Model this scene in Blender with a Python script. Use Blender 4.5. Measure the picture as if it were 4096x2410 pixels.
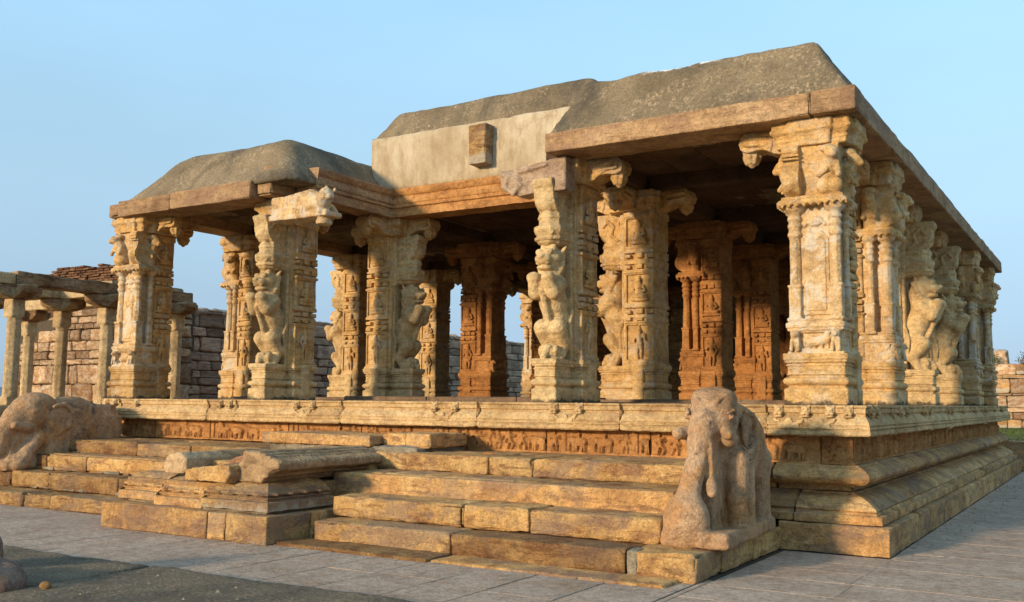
import bpy, math, random
import numpy as np
from mathutils import Vector, Matrix

for o in list(bpy.data.objects):
    bpy.data.objects.remove(o)
SC = bpy.context.scene
COL = SC.collection
R = math.radians

# ------------------------------------------------------------------ camera
cam_d = bpy.data.cameras.new('camera'); cam = bpy.data.objects.new('camera', cam_d); COL.objects.link(cam)
yaw, pit, rol = 0.554779, 0.1020546, 0.008687
fw = Vector((-math.sin(yaw)*math.cos(pit), math.cos(yaw)*math.cos(pit), math.sin(pit)))
r0 = Vector((math.cos(yaw), math.sin(yaw), 0)); u0 = r0.cross(fw)
rt = r0*math.cos(rol) + u0*math.sin(rol); up = u0*math.cos(rol) - r0*math.sin(rol)
cam.matrix_world = Matrix(((rt.x, up.x, -fw.x, 2.126), (rt.y, up.y, -fw.y, -10.983), (rt.z, up.z, -fw.z, 1.6), (0, 0, 0, 1)))
cam_d.sensor_width = 36; cam_d.lens = 34.4046; cam_d.clip_start = 0.1; cam_d.clip_end = 4000
SC.camera = cam

# ------------------------------------------------------------------ world, sun, exposure
SUN_AZ, SUN_EL = R(20), R(12.5)           # sun stands this far left of the front (-Y), this high
W = bpy.data.worlds.new('World'); SC.world = W; W.use_nodes = True
wn = W.node_tree; wn.nodes.clear()
sky = wn.nodes.new('ShaderNodeTexSky'); sky.sky_type = 'NISHITA'; sky.sun_disc = False
sky.sun_elevation = SUN_EL; sky.sun_rotation = math.pi + SUN_AZ
sky.altitude = 200; sky.air_density = 1.0; sky.dust_density = 0.6; sky.ozone_density = 2.5
bg = wn.nodes.new('ShaderNodeBackground'); bg.inputs['Strength'].default_value = 0.15
wo = wn.nodes.new('ShaderNodeOutputWorld')
# hazy tropical air: the clear-sky model is evened out with height (duller horizon, paler dome), the same all round
tcw = wn.nodes.new('ShaderNodeTexCoord'); sxyz = wn.nodes.new('ShaderNodeSeparateXYZ'); wn.links.new(tcw.outputs['Generated'], sxyz.inputs[0])
rmp = wn.nodes.new('ShaderNodeValToRGB'); el = rmp.color_ramp.elements
HZ = [(0.0, (.135, .175, .28)), (.035, (.14, .18, .29)), (.105, (.215, .22, .24)), (.21, (.36, .33, .29)), (.34, (.53, .485, .40)), (.57, (.80, .73, .60)), (.87, (1.0, .92, .73))]
while len(el) < len(HZ): el.new(.5)
for e_, (p_, c_) in zip(el, HZ): e_.position = p_; e_.color = (*c_, 1)
wn.links.new(sxyz.outputs[2], rmp.inputs[0])
mul = wn.nodes.new('ShaderNodeVectorMath'); mul.operation = 'MULTIPLY'; wn.links.new(sky.outputs[0], mul.inputs[0]); wn.links.new(rmp.outputs[0], mul.inputs[1])
sc3 = wn.nodes.new('ShaderNodeVectorMath'); sc3.operation = 'SCALE'; sc3.inputs['Scale'].default_value = 3.0; wn.links.new(mul.outputs[0], sc3.inputs[0])
rm2 = wn.nodes.new('ShaderNodeValToRGB'); el2 = rm2.color_ramp.elements
HA = [(0.0, (.245, .325, .42)), (.05, (.275, .37, .48)), (.12, (.30, .425, .545)), (.22, (.305, .465, .595)), (.36, (.285, .49, .67)), (.6, (.255, .46, .67)), (1.0, (.22, .41, .62))]
while len(el2) < len(HA): el2.new(.5)
for e_, (p_, c_) in zip(el2, HA): e_.position = p_; e_.color = (*c_, 1)
wn.links.new(sxyz.outputs[2], rm2.inputs[0])
hz2 = wn.nodes.new('ShaderNodeVectorMath'); hz2.operation = 'SCALE'; hz2.inputs['Scale'].default_value = 1.12/.15; wn.links.new(rm2.outputs[0], hz2.inputs[0])
mx = wn.nodes.new('ShaderNodeMix'); mx.data_type = 'VECTOR'; mx.inputs[0].default_value = .62
wn.links.new(sc3.outputs[0], mx.inputs[4]); wn.links.new(hz2.outputs[0], mx.inputs[5])
nzw = wn.nodes.new('ShaderNodeTexNoise'); nzw.inputs['Scale'].default_value = 2.2; nzw.inputs['Detail'].default_value = 3
mpw = wn.nodes.new('ShaderNodeVectorMath'); mpw.operation = 'MULTIPLY'; mpw.inputs[1].default_value = (1, 1, 3.5); wn.links.new(tcw.outputs['Generated'], mpw.inputs[0]); wn.links.new(mpw.outputs[0], nzw.inputs['Vector'])
mrw = wn.nodes.new('ShaderNodeMapRange'); mrw.inputs[1].default_value = .3; mrw.inputs[2].default_value = .7; mrw.inputs[3].default_value = .955; mrw.inputs[4].default_value = 1.045; wn.links.new(nzw.outputs[0], mrw.inputs[0])
hzn = wn.nodes.new('ShaderNodeVectorMath'); hzn.operation = 'SCALE'; wn.links.new(mx.outputs[1], hzn.inputs[0]); wn.links.new(mrw.outputs[0], hzn.inputs['Scale'])
wn.links.new(hzn.outputs[0], bg.inputs[0]); wn.links.new(bg.outputs[0], wo.inputs[0])
sd = bpy.data.lights.new('sun', 'SUN'); sd.energy = 3.3; sd.angle = R(5.0); sd.color = (1.0, 0.785, 0.53)
sun = bpy.data.objects.new('sun', sd); COL.objects.link(sun); sun.location = (-20, -40, 20)
sun.rotation_euler = Vector((math.sin(SUN_AZ)*math.cos(SUN_EL), math.cos(SUN_AZ)*math.cos(SUN_EL), -math.sin(SUN_EL))).to_track_quat('-Z', 'Y').to_euler()
SC.view_settings.view_transform = 'Standard'; SC.view_settings.look = 'None'
SC.view_settings.exposure = 0.58; SC.view_settings.gamma = 1.0; SC.view_settings.use_curve_mapping = False
SC.cycles.max_bounces = 8; SC.cycles.diffuse_bounces = 4

# ------------------------------------------------------------------ noise
_rng = np.random.RandomState(7)
_T = _rng.rand(32, 32, 32).astype(np.float32)
def vnoise(p, fr, seed=0):
    q = p*fr + seed*7.31
    i = np.floor(q).astype(np.int64); f = q - i; f = f*f*(3-2*f)
    i0 = i & 31; i1 = (i+1) & 31
    x0, y0, z0 = i0[:, 0], i0[:, 1], i0[:, 2]; x1, y1, z1 = i1[:, 0], i1[:, 1], i1[:, 2]
    fx, fy, fz = f[:, 0], f[:, 1], f[:, 2]
    a = _T[x0, y0, z0]*(1-fx)+_T[x1, y0, z0]*fx; b = _T[x0, y1, z0]*(1-fx)+_T[x1, y1, z0]*fx
    c = _T[x0, y0, z1]*(1-fx)+_T[x1, y0, z1]*fx; d = _T[x0, y1, z1]*(1-fx)+_T[x1, y1, z1]*fx
    return ((a*(1-fy)+b*fy)*(1-fz)+(c*(1-fy)+d*fy)*fz)*2-1

# ------------------------------------------------------------------ mesh helpers
def mesh_of(name, v, faces, smooth=True, crisp=0):
    """faces: (N,3) or (N,4) int array"""
    me = bpy.data.meshes.new(name)
    v = np.asarray(v, np.float32); faces = np.asarray(faces, np.int32); k = faces.shape[1]
    me.vertices.add(len(v)); me.vertices.foreach_set('co', v.ravel())
    me.loops.add(faces.size); me.loops.foreach_set('vertex_index', faces.ravel())
    me.polygons.add(len(faces)); me.polygons.foreach_set('loop_start', np.arange(len(faces), dtype=np.int32)*k)
    me.update(calc_edges=True); me.validate()
    me.polygons.foreach_set('use_smooth', np.full(len(me.polygons), smooth, bool))
    if smooth and crisp: me.set_sharp_from_angle(angle=R(crisp))
    return me
def vnormals(v, q):
    a, b, c, d = (v[q[:, i]] for i in (0, 1, 2, 3 if q.shape[1] == 4 else 2))
    n = np.cross(c-a, d-b) if q.shape[1] == 4 else np.cross(b-a, c-a)
    out = np.zeros_like(v)
    for i in range(q.shape[1]): np.add.at(out, q[:, i], n)
    return out/np.maximum(np.linalg.norm(out, axis=1, keepdims=True), 1e-9)
def displace(v, q, amps, seed):
    n = vnormals(v, q); d = np.zeros(len(v))
    for fr, am in amps: d += am*vnoise(v, fr, seed)
    return v + n*d[:, None]
def link(name, me, mat=None, parent=None, loc=(0, 0, 0), rz=0.0, rot=None, scale=None):
    o = bpy.data.objects.new(name, me); COL.objects.link(o)
    if parent is not None: o.parent = parent
    o.location = loc
    o.rotation_euler = rot if rot else (0, 0, rz)
    if scale: o.scale = scale
    if mat is not None and me is not None and not me.materials: me.materials.append(mat)
    return o
def empty(name, loc=(0, 0, 0), rz=0, parent=None):
    o = bpy.data.objects.new(name, None); COL.objects.link(o); o.location = loc; o.rotation_euler = (0, 0, rz)
    o.empty_display_size = 0.2
    if parent is not None: o.parent = parent
    return o
def tag(o, label=None, cat=None, group=None, kind=None):
    if label: o['label'] = label
    if cat: o['category'] = cat
    if group: o['group'] = group
    if kind: o['kind'] = kind
    return o

# ------------------------------------------------------------------ voxel sculpting (signed fields -> surface nets)
class Vox:
    def __init__(s, lo, hi, h):
        s.lo = np.array(lo, float); s.h = h
        s.n = np.ceil((np.array(hi)-s.lo)/h).astype(int)+1
        s.ax = [s.lo[i]+h*np.arange(s.n[i]) for i in range(3)]
        s.f = np.full(s.n, 1.0, np.float32)
    def reg(s, lo, hi, pad):
        sl = []
        for i in range(3):
            a = int(max(0, math.floor((lo[i]-pad-s.lo[i])/s.h))); b = int(min(s.n[i], math.ceil((hi[i]+pad-s.lo[i])/s.h)+1))
            if b <= a: return None
            sl.append(slice(a, b))
        return tuple(sl), s.ax[0][sl[0]][:, None, None], s.ax[1][sl[1]][None, :, None], s.ax[2][sl[2]][None, None, :]
    def put(s, fn, lo, hi, k=0.0, op='u'):
        g = s.reg(lo, hi, 3*s.h+k)
        if g is None: return
        sl, X, Y, Z = g
        d = fn(X, Y, Z); cur = s.f[sl]
        if op == 'u':
            if k > 0:
                hh = np.maximum(k-np.abs(cur-d), 0)/k; r = np.minimum(cur, d)-hh*hh*k*0.25
            else: r = np.minimum(cur, d)
        else: r = np.maximum(cur, -d)
        s.f[sl] = r
    def box(s, lo, hi, r=0.01, k=0, op='u'):
        c = [(a+b)/2 for a, b in zip(lo, hi)]; e = [max((b-a)/2-r, 0.001) for a, b in zip(lo, hi)]
        def fn(X, Y, Z):
            qx, qy, qz = np.abs(X-c[0])-e[0], np.abs(Y-c[1])-e[1], np.abs(Z-c[2])-e[2]
            return np.sqrt(np.maximum(qx, 0)**2+np.maximum(qy, 0)**2+np.maximum(qz, 0)**2)+np.minimum(np.maximum(np.maximum(qx, qy), qz), 0)-r
        s.put(fn, lo, hi, k, op)
    def ell(s, c, r, k=0.02, op='u'):
        def fn(X, Y, Z):
            x, y, z = X-c[0], Y-c[1], Z-c[2]
            k0 = np.sqrt((x/r[0])**2+(y/r[1])**2+(z/r[2])**2); k1 = np.sqrt((x/r[0]**2)**2+(y/r[1]**2)**2+(z/r[2]**2)**2)
            return k0*(k0-1)/np.maximum(k1, 1e-6)
        s.put(fn, [a-b for a, b in zip(c, r)], [a+b for a, b in zip(c, r)], k, op)
    def cap(s, a, b, ra, rb=None, k=0.02, op='u', sc=None):
        rb = ra if rb is None else rb; sc = sc or (1, 1, 1)
        d = [(y-x)*m for x, y, m in zip(a, b, sc)]; L = sum(t*t for t in d)+1e-9; m = max(ra, rb)
        def fn(X, Y, Z):
            x, y, z = (X-a[0])*sc[0], (Y-a[1])*sc[1], (Z-a[2])*sc[2]
            t = np.clip((x*d[0]+y*d[1]+z*d[2])/L, 0, 1)
            return np.sqrt((x-t*d[0])**2+(y-t*d[1])**2+(z-t*d[2])**2)-(ra+(rb-ra)*t)
        s.put(fn, [min(p, q)-m/w for p, q, w in zip(a, b, sc)], [max(p, q)+m/w for p, q, w in zip(a, b, sc)], k, op)
    def chain(s, pts, k=0.03):
        for p, q in zip(pts[:-1], pts[1:]): s.cap(p[:3], q[:3], p[3], q[3], k)
    def prof(s, cx, cy, hx, hy, prof, ch=None, k=0.0, lathe=False):
        """square / chamfered / round stack; prof = list of (z, extra)"""
        zs = [p[0] for p in prof]; ex = [p[1] for p in prof]; m = max(ex)
        def fn(X, Y, Z):
            e = np.interp(Z.ravel(), zs, ex)[None, None, :]
            if lathe: d = np.sqrt((X-cx)**2+(Y-cy)**2)-hx-e
            else:
                ax, ay = np.abs(X-cx), np.abs(Y-cy)
                d = np.maximum(ax-hx-e, ay-hy-e)
                if ch: d = np.maximum(d, (ax+ay-(hx+hy+2*e-ch))*0.7071)
            return np.maximum(d, np.maximum(zs[0]-Z, Z-zs[-1]))
        s.put(fn, (cx-hx-m, cy-hy-m, zs[0]), (cx+hx+m, cy+hy+m, zs[-1]), k)
    def poly(s, pts, axis, a, b, k=0.0):
        """2-D polygon extruded along axis ('x': pts=(y,z), 'y': pts=(x,z)) from a to b"""
        P = np.array(pts, float); lo2 = P.min(0); hi2 = P.max(0)
        def fn(X, Y, Z):
            U, T = (Y, X) if axis == 'x' else (X, Y)
            u = U+0*Z; z = Z+0*U; dd = None; sg = np.ones(np.broadcast(u, z).shape)
            n = len(P)
            for i in range(n):
                v1, v0 = P[i], P[i-1]; e = v0-v1; wx, wz = u-v1[0], z-v1[1]
                t = np.clip((wx*e[0]+wz*e[1])/(e@e+1e-12), 0, 1)
                q = (wx-e[0]*t)**2+(wz-e[1]*t)**2
                dd = q if dd is None else np.minimum(dd, q)
                c1 = z >= v1[1]; c2 = z < v0[1]; c3 = e[0]*wz > e[1]*wx
                sg = np.where((c1 & c2 & c3) | (~c1 & ~c2 & ~c3), -sg, sg)
            d = sg*np.sqrt(dd)
            return np.maximum(d, np.maximum(a-T, T-b))
        if axis == 'x': lo, hi = (a, lo2[0], lo2[1]), (b, hi2[0], hi2[1])
        else: lo, hi = (lo2[0], a, lo2[1]), (hi2[0], b, hi2[1])
        s.put(fn, lo, hi, k)
    def mesh(s, name, amps=((3, .006), (9, .004), (28, .0025)), seed=0, smooth=True):
        f = s.f.copy()
        for a in range(3):                      # close the field at its borders
            sl = [slice(None)]*3; sl[a] = 0; f[tuple(sl)] = np.maximum(f[tuple(sl)], 1e-3); sl[a] = -1; f[tuple(sl)] = np.maximum(f[tuple(sl)], 1e-3)
        ins = f < 0
        cnt = np.zeros(np.array(f.shape)-1, np.int8)
        for dx in (0, 1):
            for dy in (0, 1):
                for dz in (0, 1):
                    cnt += ins[dx:f.shape[0]-1+dx, dy:f.shape[1]-1+dy, dz:f.shape[2]-1+dz]
        act = (cnt > 0) & (cnt < 8); I = np.argwhere(act)
        idx = np.full(act.shape, -1, np.int64); idx[act] = np.arange(len(I))
        cor = [(0, 0, 0), (1, 0, 0), (0, 1, 0), (1, 1, 0), (0, 0, 1), (1, 0, 1), (0, 1, 1), (1, 1, 1)]
        val = np.stack([f[I[:, 0]+c[0], I[:, 1]+c[1], I[:, 2]+c[2]] for c in cor], 1)
        pos = np.zeros((len(I), 3)); w = np.zeros(len(I)); co = np.array(cor, float)
        for a, b in ((0, 1), (2, 3), (4, 5), (6, 7), (0, 2), (1, 3), (4, 6), (5, 7), (0, 4), (1, 5), (2, 6), (3, 7)):
            va, vb = val[:, a], val[:, b]; m = (va < 0) != (vb < 0)
            t = np.where(m, va/np.where(m, va-vb, 1), 0)
            pos += np.where(m[:, None], co[a]+(co[b]-co[a])*t[:, None], 0); w += m
        v = s.lo+(I+pos/w[:, None])*s.h
        Q = []
        for a in range(3):
            b, c = (a+1) % 3, (a+2) % 3
            sl0 = [slice(1, -1)]*3; sl1 = [slice(1, -1)]*3; sl0[a] = slice(0, -1); sl1[a] = slice(1, None)
            A, B = ins[tuple(sl0)], ins[tuple(sl1)]
            for flip, m in ((False, A & ~B), (True, ~A & B)):
                e = np.argwhere(m)
                if not len(e): continue
                e[:, b] += 1; e[:, c] += 1
                def g(db, dc):
                    q = e.copy(); q[:, b] -= db; q[:, c] -= dc; return idx[q[:, 0], q[:, 1], q[:, 2]]
                ring = [g(1, 1), g(0, 1), g(0, 0), g(1, 0)]
                if flip: ring = ring[::-1]
                Q.append(np.stack(ring, 1))
        q = np.concatenate(Q); q = q[(q >= 0).all(1)]
        if amps: v = displace(v, q, amps, seed)
        return mesh_of(name, v, q, smooth)

# rounded, worn stone block as a grid-subdivided box
def block_arrays(sx, sy, sz, r=.02, seg=.09, amp=.008, chip=.02, seed=0):
    r = min(r, sx*.4, sy*.4, sz*.4)
    def line(s):
        n = max(1, int(round((s-2*r)/seg)))
        inner = np.linspace(-s/2+2.2*r, s/2-2.2*r, n+1) if s > 6*r else np.linspace(-s/2+r, s/2-r, n+1)[1:-1]
        return np.concatenate([[-s/2, -s/2+.3*r, -s/2+r], inner, [s/2-r, s/2-.3*r, s/2]])
    L = [line(sx), line(sy), line(sz)]; S = np.array([sx, sy, sz])/2
    V = []; F = []; off = 0
    for a in range(3):
        b, c = (a+1) % 3, (a+2) % 3
        for sgn in (-1, 1):
            B, C = np.meshgrid(L[b], L[c], indexing='ij')
            p = np.zeros(B.shape+(3,)); p[..., a] = sgn*S[a]; p[..., b] = B; p[..., c] = C
            V.append(p.reshape(-1, 3)); nb, nc = B.shape
            i = np.arange(nb*nc).reshape(nb, nc)+off
            q = np.stack([i[:-1, :-1], i[1:, :-1], i[1:, 1:], i[:-1, 1:]], -1).reshape(-1, 4)
            F.append(q if sgn > 0 else q[:, ::-1]); off += nb*nc
    v = np.concatenate(V); q = np.concatenate(F)
    key = np.round(v*1e5).astype(np.int64); _, first, inv = np.unique(key, axis=0, return_index=True, return_inverse=True)
    v = v[first]; q = inv.ravel()[q]
    core = np.clip(v, -(S-r), S-r); d = v-core; n = np.linalg.norm(d, axis=1, keepdims=True)
    edge = (np.abs(d) > 1e-6).sum(1)
    v = core+np.where(n > 1e-9, d/np.maximum(n, 1e-9), 0)*r
    nn = np.where(n > 1e-9, d/np.maximum(n, 1e-9), 0)
    dis = amp*vnoise(v, 2.3, seed)+amp*.6*vnoise(v, 7, seed+1)+amp*.35*vnoise(v, 19, seed+2)
    e2 = np.where(edge >= 2, 1.0, 0.0)
    dis = dis-chip*e2*np.clip(vnoise(v, 4.5, seed+3)*1.6-.35, 0, 1)
    return v+nn*dis[:, None], q
_seed = [100]
def block(name, lo, hi, mat, parent, r=.02, seg=.09, amp=.008, chip=.02, rz=0, tilt=None):
    _seed[0] += 1; lo = np.array(lo, float); hi = np.array(hi, float)
    v, q = block_arrays(*(hi-lo), r=r, seg=seg, amp=amp, chip=chip, seed=_seed[0] % 29)
    o = link(name, mesh_of(name, v, q), mat, parent, tuple((lo+hi)/2), rz)
    if tilt: o.rotation_euler = (tilt[0], tilt[1], rz)
    return o

# moulded course stone: profile = list of (inset, z); runs along front (x) or along right side (y)
def moulding(name, profile, side, a, b, mat, parent, mit_a=False, mit_b=False, seg=.05, amp=.0045, fr=3.0, back=.45):
    _seed[0] += 1; P = []
    for (o1, z1), (o2, z2) in zip(profile[:-1], profile[1:]):
        n = max(1, int(math.hypot(o2-o1, z2-z1)/.025))
        for i in range(n): P.append((o1+(o2-o1)*i/n, z1+(z2-z1)*i/n))
    P.append(profile[-1]); P = [(back, P[0][1])]+P+[(back, P[-1][1])]
    P = np.array(P); m = len(P); nl = max(2, int(abs(b-a)/seg))
    V = []
    for j in range(nl+1):
        t = j/nl; along = np.full(m, a+(b-a)*t)
        if mit_b and j == nl: along = np.where(True, -P[:, 0] if side == 'x' else P[:, 0], along)
        if mit_a and j == 0: along = np.where(True, P[:, 0], along)
        if side == 'x':
            if mit_b: along = np.minimum(along, -P[:, 0])
            V.append(np.stack([along, P[:, 0], P[:, 1]], 1))
        else:
            if mit_a: along = np.maximum(along, P[:, 0])
            V.append(np.stack([-P[:, 0], along, P[:, 1]], 1))
    v = np.concatenate(V); i = np.arange((nl+1)*m).reshape(nl+1, m)
    q = np.stack([i[:-1, :-1], i[1:, :-1], i[1:, 1:], i[:-1, 1:]], -1).reshape(-1, 4)
    c = [[i[:, 0], i[:, -1]]]
    q = np.concatenate([q, np.stack([i[:-1, -1], i[1:, -1], i[1:, 0], i[:-1, 0]], -1)])
    caps = []
    for row, fl in ((i[0], False), (i[-1], True)):
        for k in range(m//2):
            f4 = [row[k], row[k+1], row[m-2-k], row[m-1-k]]
            if len(set(f4)) == 4: caps.append(f4 if not fl else f4[::-1])
    q = np.concatenate([q, np.array(caps)])
    if side == 'y': q = q[:, ::-1]
    n = vnormals(v, q)
    sd_ = _seed[0] % 29
    dis = amp*vnoise(v, fr, sd_)+amp*.6*vnoise(v, 9, sd_+3)+amp*.4*vnoise(v, 25, sd_+5)
    endd = np.minimum(np.abs((v[:, 0] if side == 'x' else v[:, 1])-a), np.abs((v[:, 0] if side == 'x' else v[:, 1])-b))
    em = np.clip(1-endd/.05, 0, 1)*(0 if (mit_a or mit_b) else 1)
    dis = dis-em*(.014+.03*np.clip(vnoise(v, 6, sd_+9), 0, 1))
    v = v+n*dis[:, None]
    c0 = v.mean(0)
    return link(name, mesh_of(name, v-c0, q, True, 32), mat, parent, tuple(c0))

# ------------------------------------------------------------------ materials
class NT:
    def __init__(s, name):
        s.m = bpy.data.materials.new(name); s.m.use_nodes = True; s.t = s.m.node_tree; s.t.nodes.clear()
        s.out = s.n('ShaderNodeOutputMaterial'); s.b = s.n('ShaderNodeBsdfPrincipled'); s.l(s.b.outputs[0], s.out.inputs[0])
        s.b.inputs['Roughness'].default_value = .92; s.b.inputs['Specular IOR Level'].default_value = .18
    def n(s, t, **kw):
        x = s.t.nodes.new(t)
        for k, v in kw.items(): setattr(x, k, v)
        return x
    def l(s, a, b): s.t.links.new(a, b)
    def coords(s, scale=(1, 1, 1), rnd=True):
        tc = s.n('ShaderNodeTexCoord'); src = tc.outputs['Object']
        if rnd:
            oi = s.n('ShaderNodeObjectInfo'); mm = s.n('ShaderNodeVectorMath', operation='SCALE'); mm.inputs[0].default_value = (37.1, 19.7, 53.3)
            s.l(oi.outputs['Random'], mm.inputs['Scale']); ad = s.n('ShaderNodeVectorMath', operation='ADD'); s.l(src, ad.inputs[0]); s.l(mm.outputs[0], ad.inputs[1]); src = ad.outputs[0]
        if scale != (1, 1, 1):
            m2 = s.n('ShaderNodeVectorMath', operation='MULTIPLY'); s.l(src, m2.inputs[0]); m2.inputs[1].default_value = scale; src = m2.outputs[0]
        return src
    def noise(s, co, sc, det=4, rough=.6, dist=0):
        x = s.n('ShaderNodeTexNoise'); x.inputs['Scale'].default_value = sc; x.inputs['Detail'].default_value = det
        x.inputs['Roughness'].default_value = rough; x.inputs['Distortion'].default_value = dist; s.l(co, x.inputs['Vector']); return x.outputs[0]
    def ramp(s, fac, stops):
        x = s.n('ShaderNodeValToRGB'); e = x.color_ramp.elements
        while len(e) < len(stops): e.new(.5)
        for el, (p, c) in zip(e, stops):
            el.position = p; el.color = (c[0], c[1], c[2], 1) if isinstance(c, tuple) else (c, c, c, 1)
        s.l(fac, x.inputs[0]); return x.outputs[0]
    def mix(s, fac, a, b, mode='MIX'):
        x = s.n('ShaderNodeMix', data_type='RGBA', blend_type=mode)
        for v, i in ((fac, 0), (a, 6), (b, 7)):
            if hasattr(v, 'is_linked'): s.l(v, x.inputs[i])
            elif isinstance(v, tuple): x.inputs[i].default_value = (*v, 1)
            else: x.inputs[i].default_value = v
        return x.outputs[2]
    def math(s, op, a, b):
        x = s.n('ShaderNodeMath', operation=op)
        for v, i in ((a, 0), (b, 1)):
            if hasattr(v, 'is_linked'): s.l(v, x.inputs[i])
            else: x.inputs[i].default_value = v
        return x.outputs[0]
    def bump(s, hts, strength=.5, dist=.02):
        prev = None
        for h, st, di in hts:
            b = s.n('ShaderNodeBump'); b.inputs['Strength'].default_value = st; b.inputs['Distance'].default_value = di
            s.l(h, b.inputs['Height'])
            if prev is not None: s.l(prev, b.inputs['Normal'])
            prev = b.outputs[0]
        s.l(prev, s.b.inputs['Normal'])
    def objrandom(s): return s.n('ShaderNodeObjectInfo').outputs['Random']

def stone_mat(name, light, mid, dark, stain=(.10, .045, .025), st_amt=.5, crust=.3, crust_col=(.06, .05, .042), carve=0.0, lime=0.0, var=.25, foot=False, strata=3.5, bumpk=1.0, sc=1.0, effl=0.0, grain=.75, patch=None, gain=1.2):
    light, mid, dark, stain, crust_col = (tuple(min(.75, x*gain) for x in c) for c in (light, mid, dark, stain, crust_col))
    if patch: patch = (tuple(x*gain for x in patch[0]), patch[1])
    t = NT(name); co = t.coords(); cs = t.coords((1, 1, strata))
    n1 = t.noise(co, 1.5*sc, 4, .62, .3)
    col = t.ramp(n1, [(.30, dark), (.48, mid), (.68, light)])
    n2 = t.noise(cs, 2.2*sc, 5, .65, .8)
    col = t.mix(t.ramp(n2, [(.50, 0.0), (.62, st_amt), (.70, st_amt*.3)]), col, stain)
    n3 = t.noise(co, 11*sc, 5, .72)
    col = t.mix(1.0, col, t.ramp(n3, [(.28, .60), (.5, 1.0), (.75, 1.28)]), 'MULTIPLY')
    n4 = t.noise(co, 42, 4, .78)
    col = t.mix(1.0, col, t.ramp(n4, [(.28, 1-.46*grain), (.5, 1.0), (.72, 1+.36*grain)]), 'MULTIPLY')
    n5 = t.noise(co, 2.6*sc, 6, .72, .4)
    col = t.mix(t.ramp(n5, [(.58, 0.0), (.68, crust), (.8, crust)]), col, crust_col)
    if lime > 0:
        n6 = t.noise(co, 3.3, 6, .75, .3)
        col = t.mix(t.ramp(n6, [(.50, 0.0), (.56, lime), (.7, lime)]), col, (.66, .58, .45))
    if patch:
        n7 = t.noise(t.coords((1, 1, 1.6)), 1.0, 5, .68, .7)
        col = t.mix(t.ramp(n7, [(.50, 0.0), (.60, patch[1])]), col, patch[0])
    rnd = t.objrandom()
    col = t.mix(1.0, col, t.ramp(rnd, [(0.0, (1-var, 1-var*1.1, 1-var*1.15)), (.5, 1.0), (1.0, (1+var*.45, 1+var*.35, 1+var*.2))]), 'MULTIPLY')
    if foot:
        tc = t.n('ShaderNodeTexCoord'); sep = t.n('ShaderNodeSeparateXYZ'); t.l(tc.outputs['Object'], sep.inputs[0])
        hgt = t.math('ADD', sep.outputs[2], t.math('MULTIPLY', t.math('SUBTRACT', t.noise(co, 5, 6, .7), .5), -.28))
        col = t.mix(t.ramp(hgt, [(.02, .85), (.06, 0.0)]), col, (.035, .034, .028))
    if effl > 0:
        tc = t.n('ShaderNodeTexCoord'); sep = t.n('ShaderNodeSeparateXYZ'); t.l(tc.outputs['Object'], sep.inputs[0])
        hgt = t.math('ADD', t.math('ADD', sep.outputs[2], .3), t.math('MULTIPLY', t.math('SUBTRACT', t.noise(t.coords((1, 1, .3)), 7, 5, .75), .5), .42))
        col = t.mix(t.ramp(hgt, [(.10, effl), (.17, 0.0)]), col, (.50, .43, .32))
    t.l(col, t.b.inputs['Base Color'])
    hts = [(t.noise(co, 20, 5, .72), .85*bumpk, .045)]
    if strata > 1: hts.append((t.noise(cs, 5, 4, .7), .55*bumpk, .035))
    if carve > 0:
        vo = t.n('ShaderNodeTexVoronoi', feature='F1'); vo.inputs['Scale'].default_value = 21
        wc = t.n('ShaderNodeVectorMath', operation='ADD'); nz = t.n('ShaderNodeTexNoise'); nz.inputs['Scale'].default_value = 9; t.l(co, nz.inputs['Vector'])
        sc_ = t.n('ShaderNodeVectorMath', operation='SCALE'); sc_.inputs['Scale'].default_value = .12; t.l(nz.outputs['Color'], sc_.inputs[0]); t.l(co, wc.inputs[0]); t.l(sc_.outputs[0], wc.inputs[1]); t.l(wc.outputs[0], vo.inputs['Vector'])
        wv = t.math('SINE', t.math('MULTIPLY', vo.outputs['Distance'], 34.0), 0.0)
        hts.append((wv, carve, .012))
    t.bump(hts)
    return t.m

M = {}
# carved sandstone of the temple
M['temple'] = stone_mat('sandstone_carved', (.60, .39, .17), (.52, .315, .12), (.37, .21, .078), carve=.32, st_amt=.3, crust=.14, foot=True, var=.16, lime=.35)
M['temple_lime'] = stone_mat('sandstone_limewashed', (.60, .42, .225), (.53, .35, .17), (.40, .25, .115), carve=.2, st_amt=.3, crust=.12, lime=.75, var=.12)
M['temple_pale'] = stone_mat('sandstone_pale', (.60, .435, .225), (.53, .37, .18), (.40, .265, .125), carve=.25, st_amt=.25, crust=.25, crust_col=(.11, .10, .085), foot=True, var=.12)
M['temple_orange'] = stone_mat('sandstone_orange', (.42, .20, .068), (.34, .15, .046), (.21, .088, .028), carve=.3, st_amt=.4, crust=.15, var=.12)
M['step'] = stone_mat('sandstone_step', (.44, .285, .12), (.37, .218, .082), (.25, .135, .052), stain=(.13, .05, .028), st_amt=.7, crust=.35, var=.45, bumpk=1.5, effl=.75, patch=((.19, .13, .09), .62), gain=1.6)
M['base'] = stone_mat('sandstone_base', (.415, .255, .108), (.34, .19, .072), (.225, .118, .048), stain=(.10, .045, .03), st_amt=.6, crust=.4, var=.28, bumpk=1.4, patch=((.165, .115, .082), .55), gain=1.85)
M['cornice'] = stone_mat('sandstone_cornice', (.57, .40, .205), (.50, .335, .155), (.37, .23, .10), stain=(.22, .11, .06), st_amt=.4, crust=.16, var=.16, carve=.12)
M['frieze'] = stone_mat('sandstone_frieze', (.46, .25, .095), (.39, .19, .065), (.28, .13, .045), st_amt=.35, crust=.2, var=.16)
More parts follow.
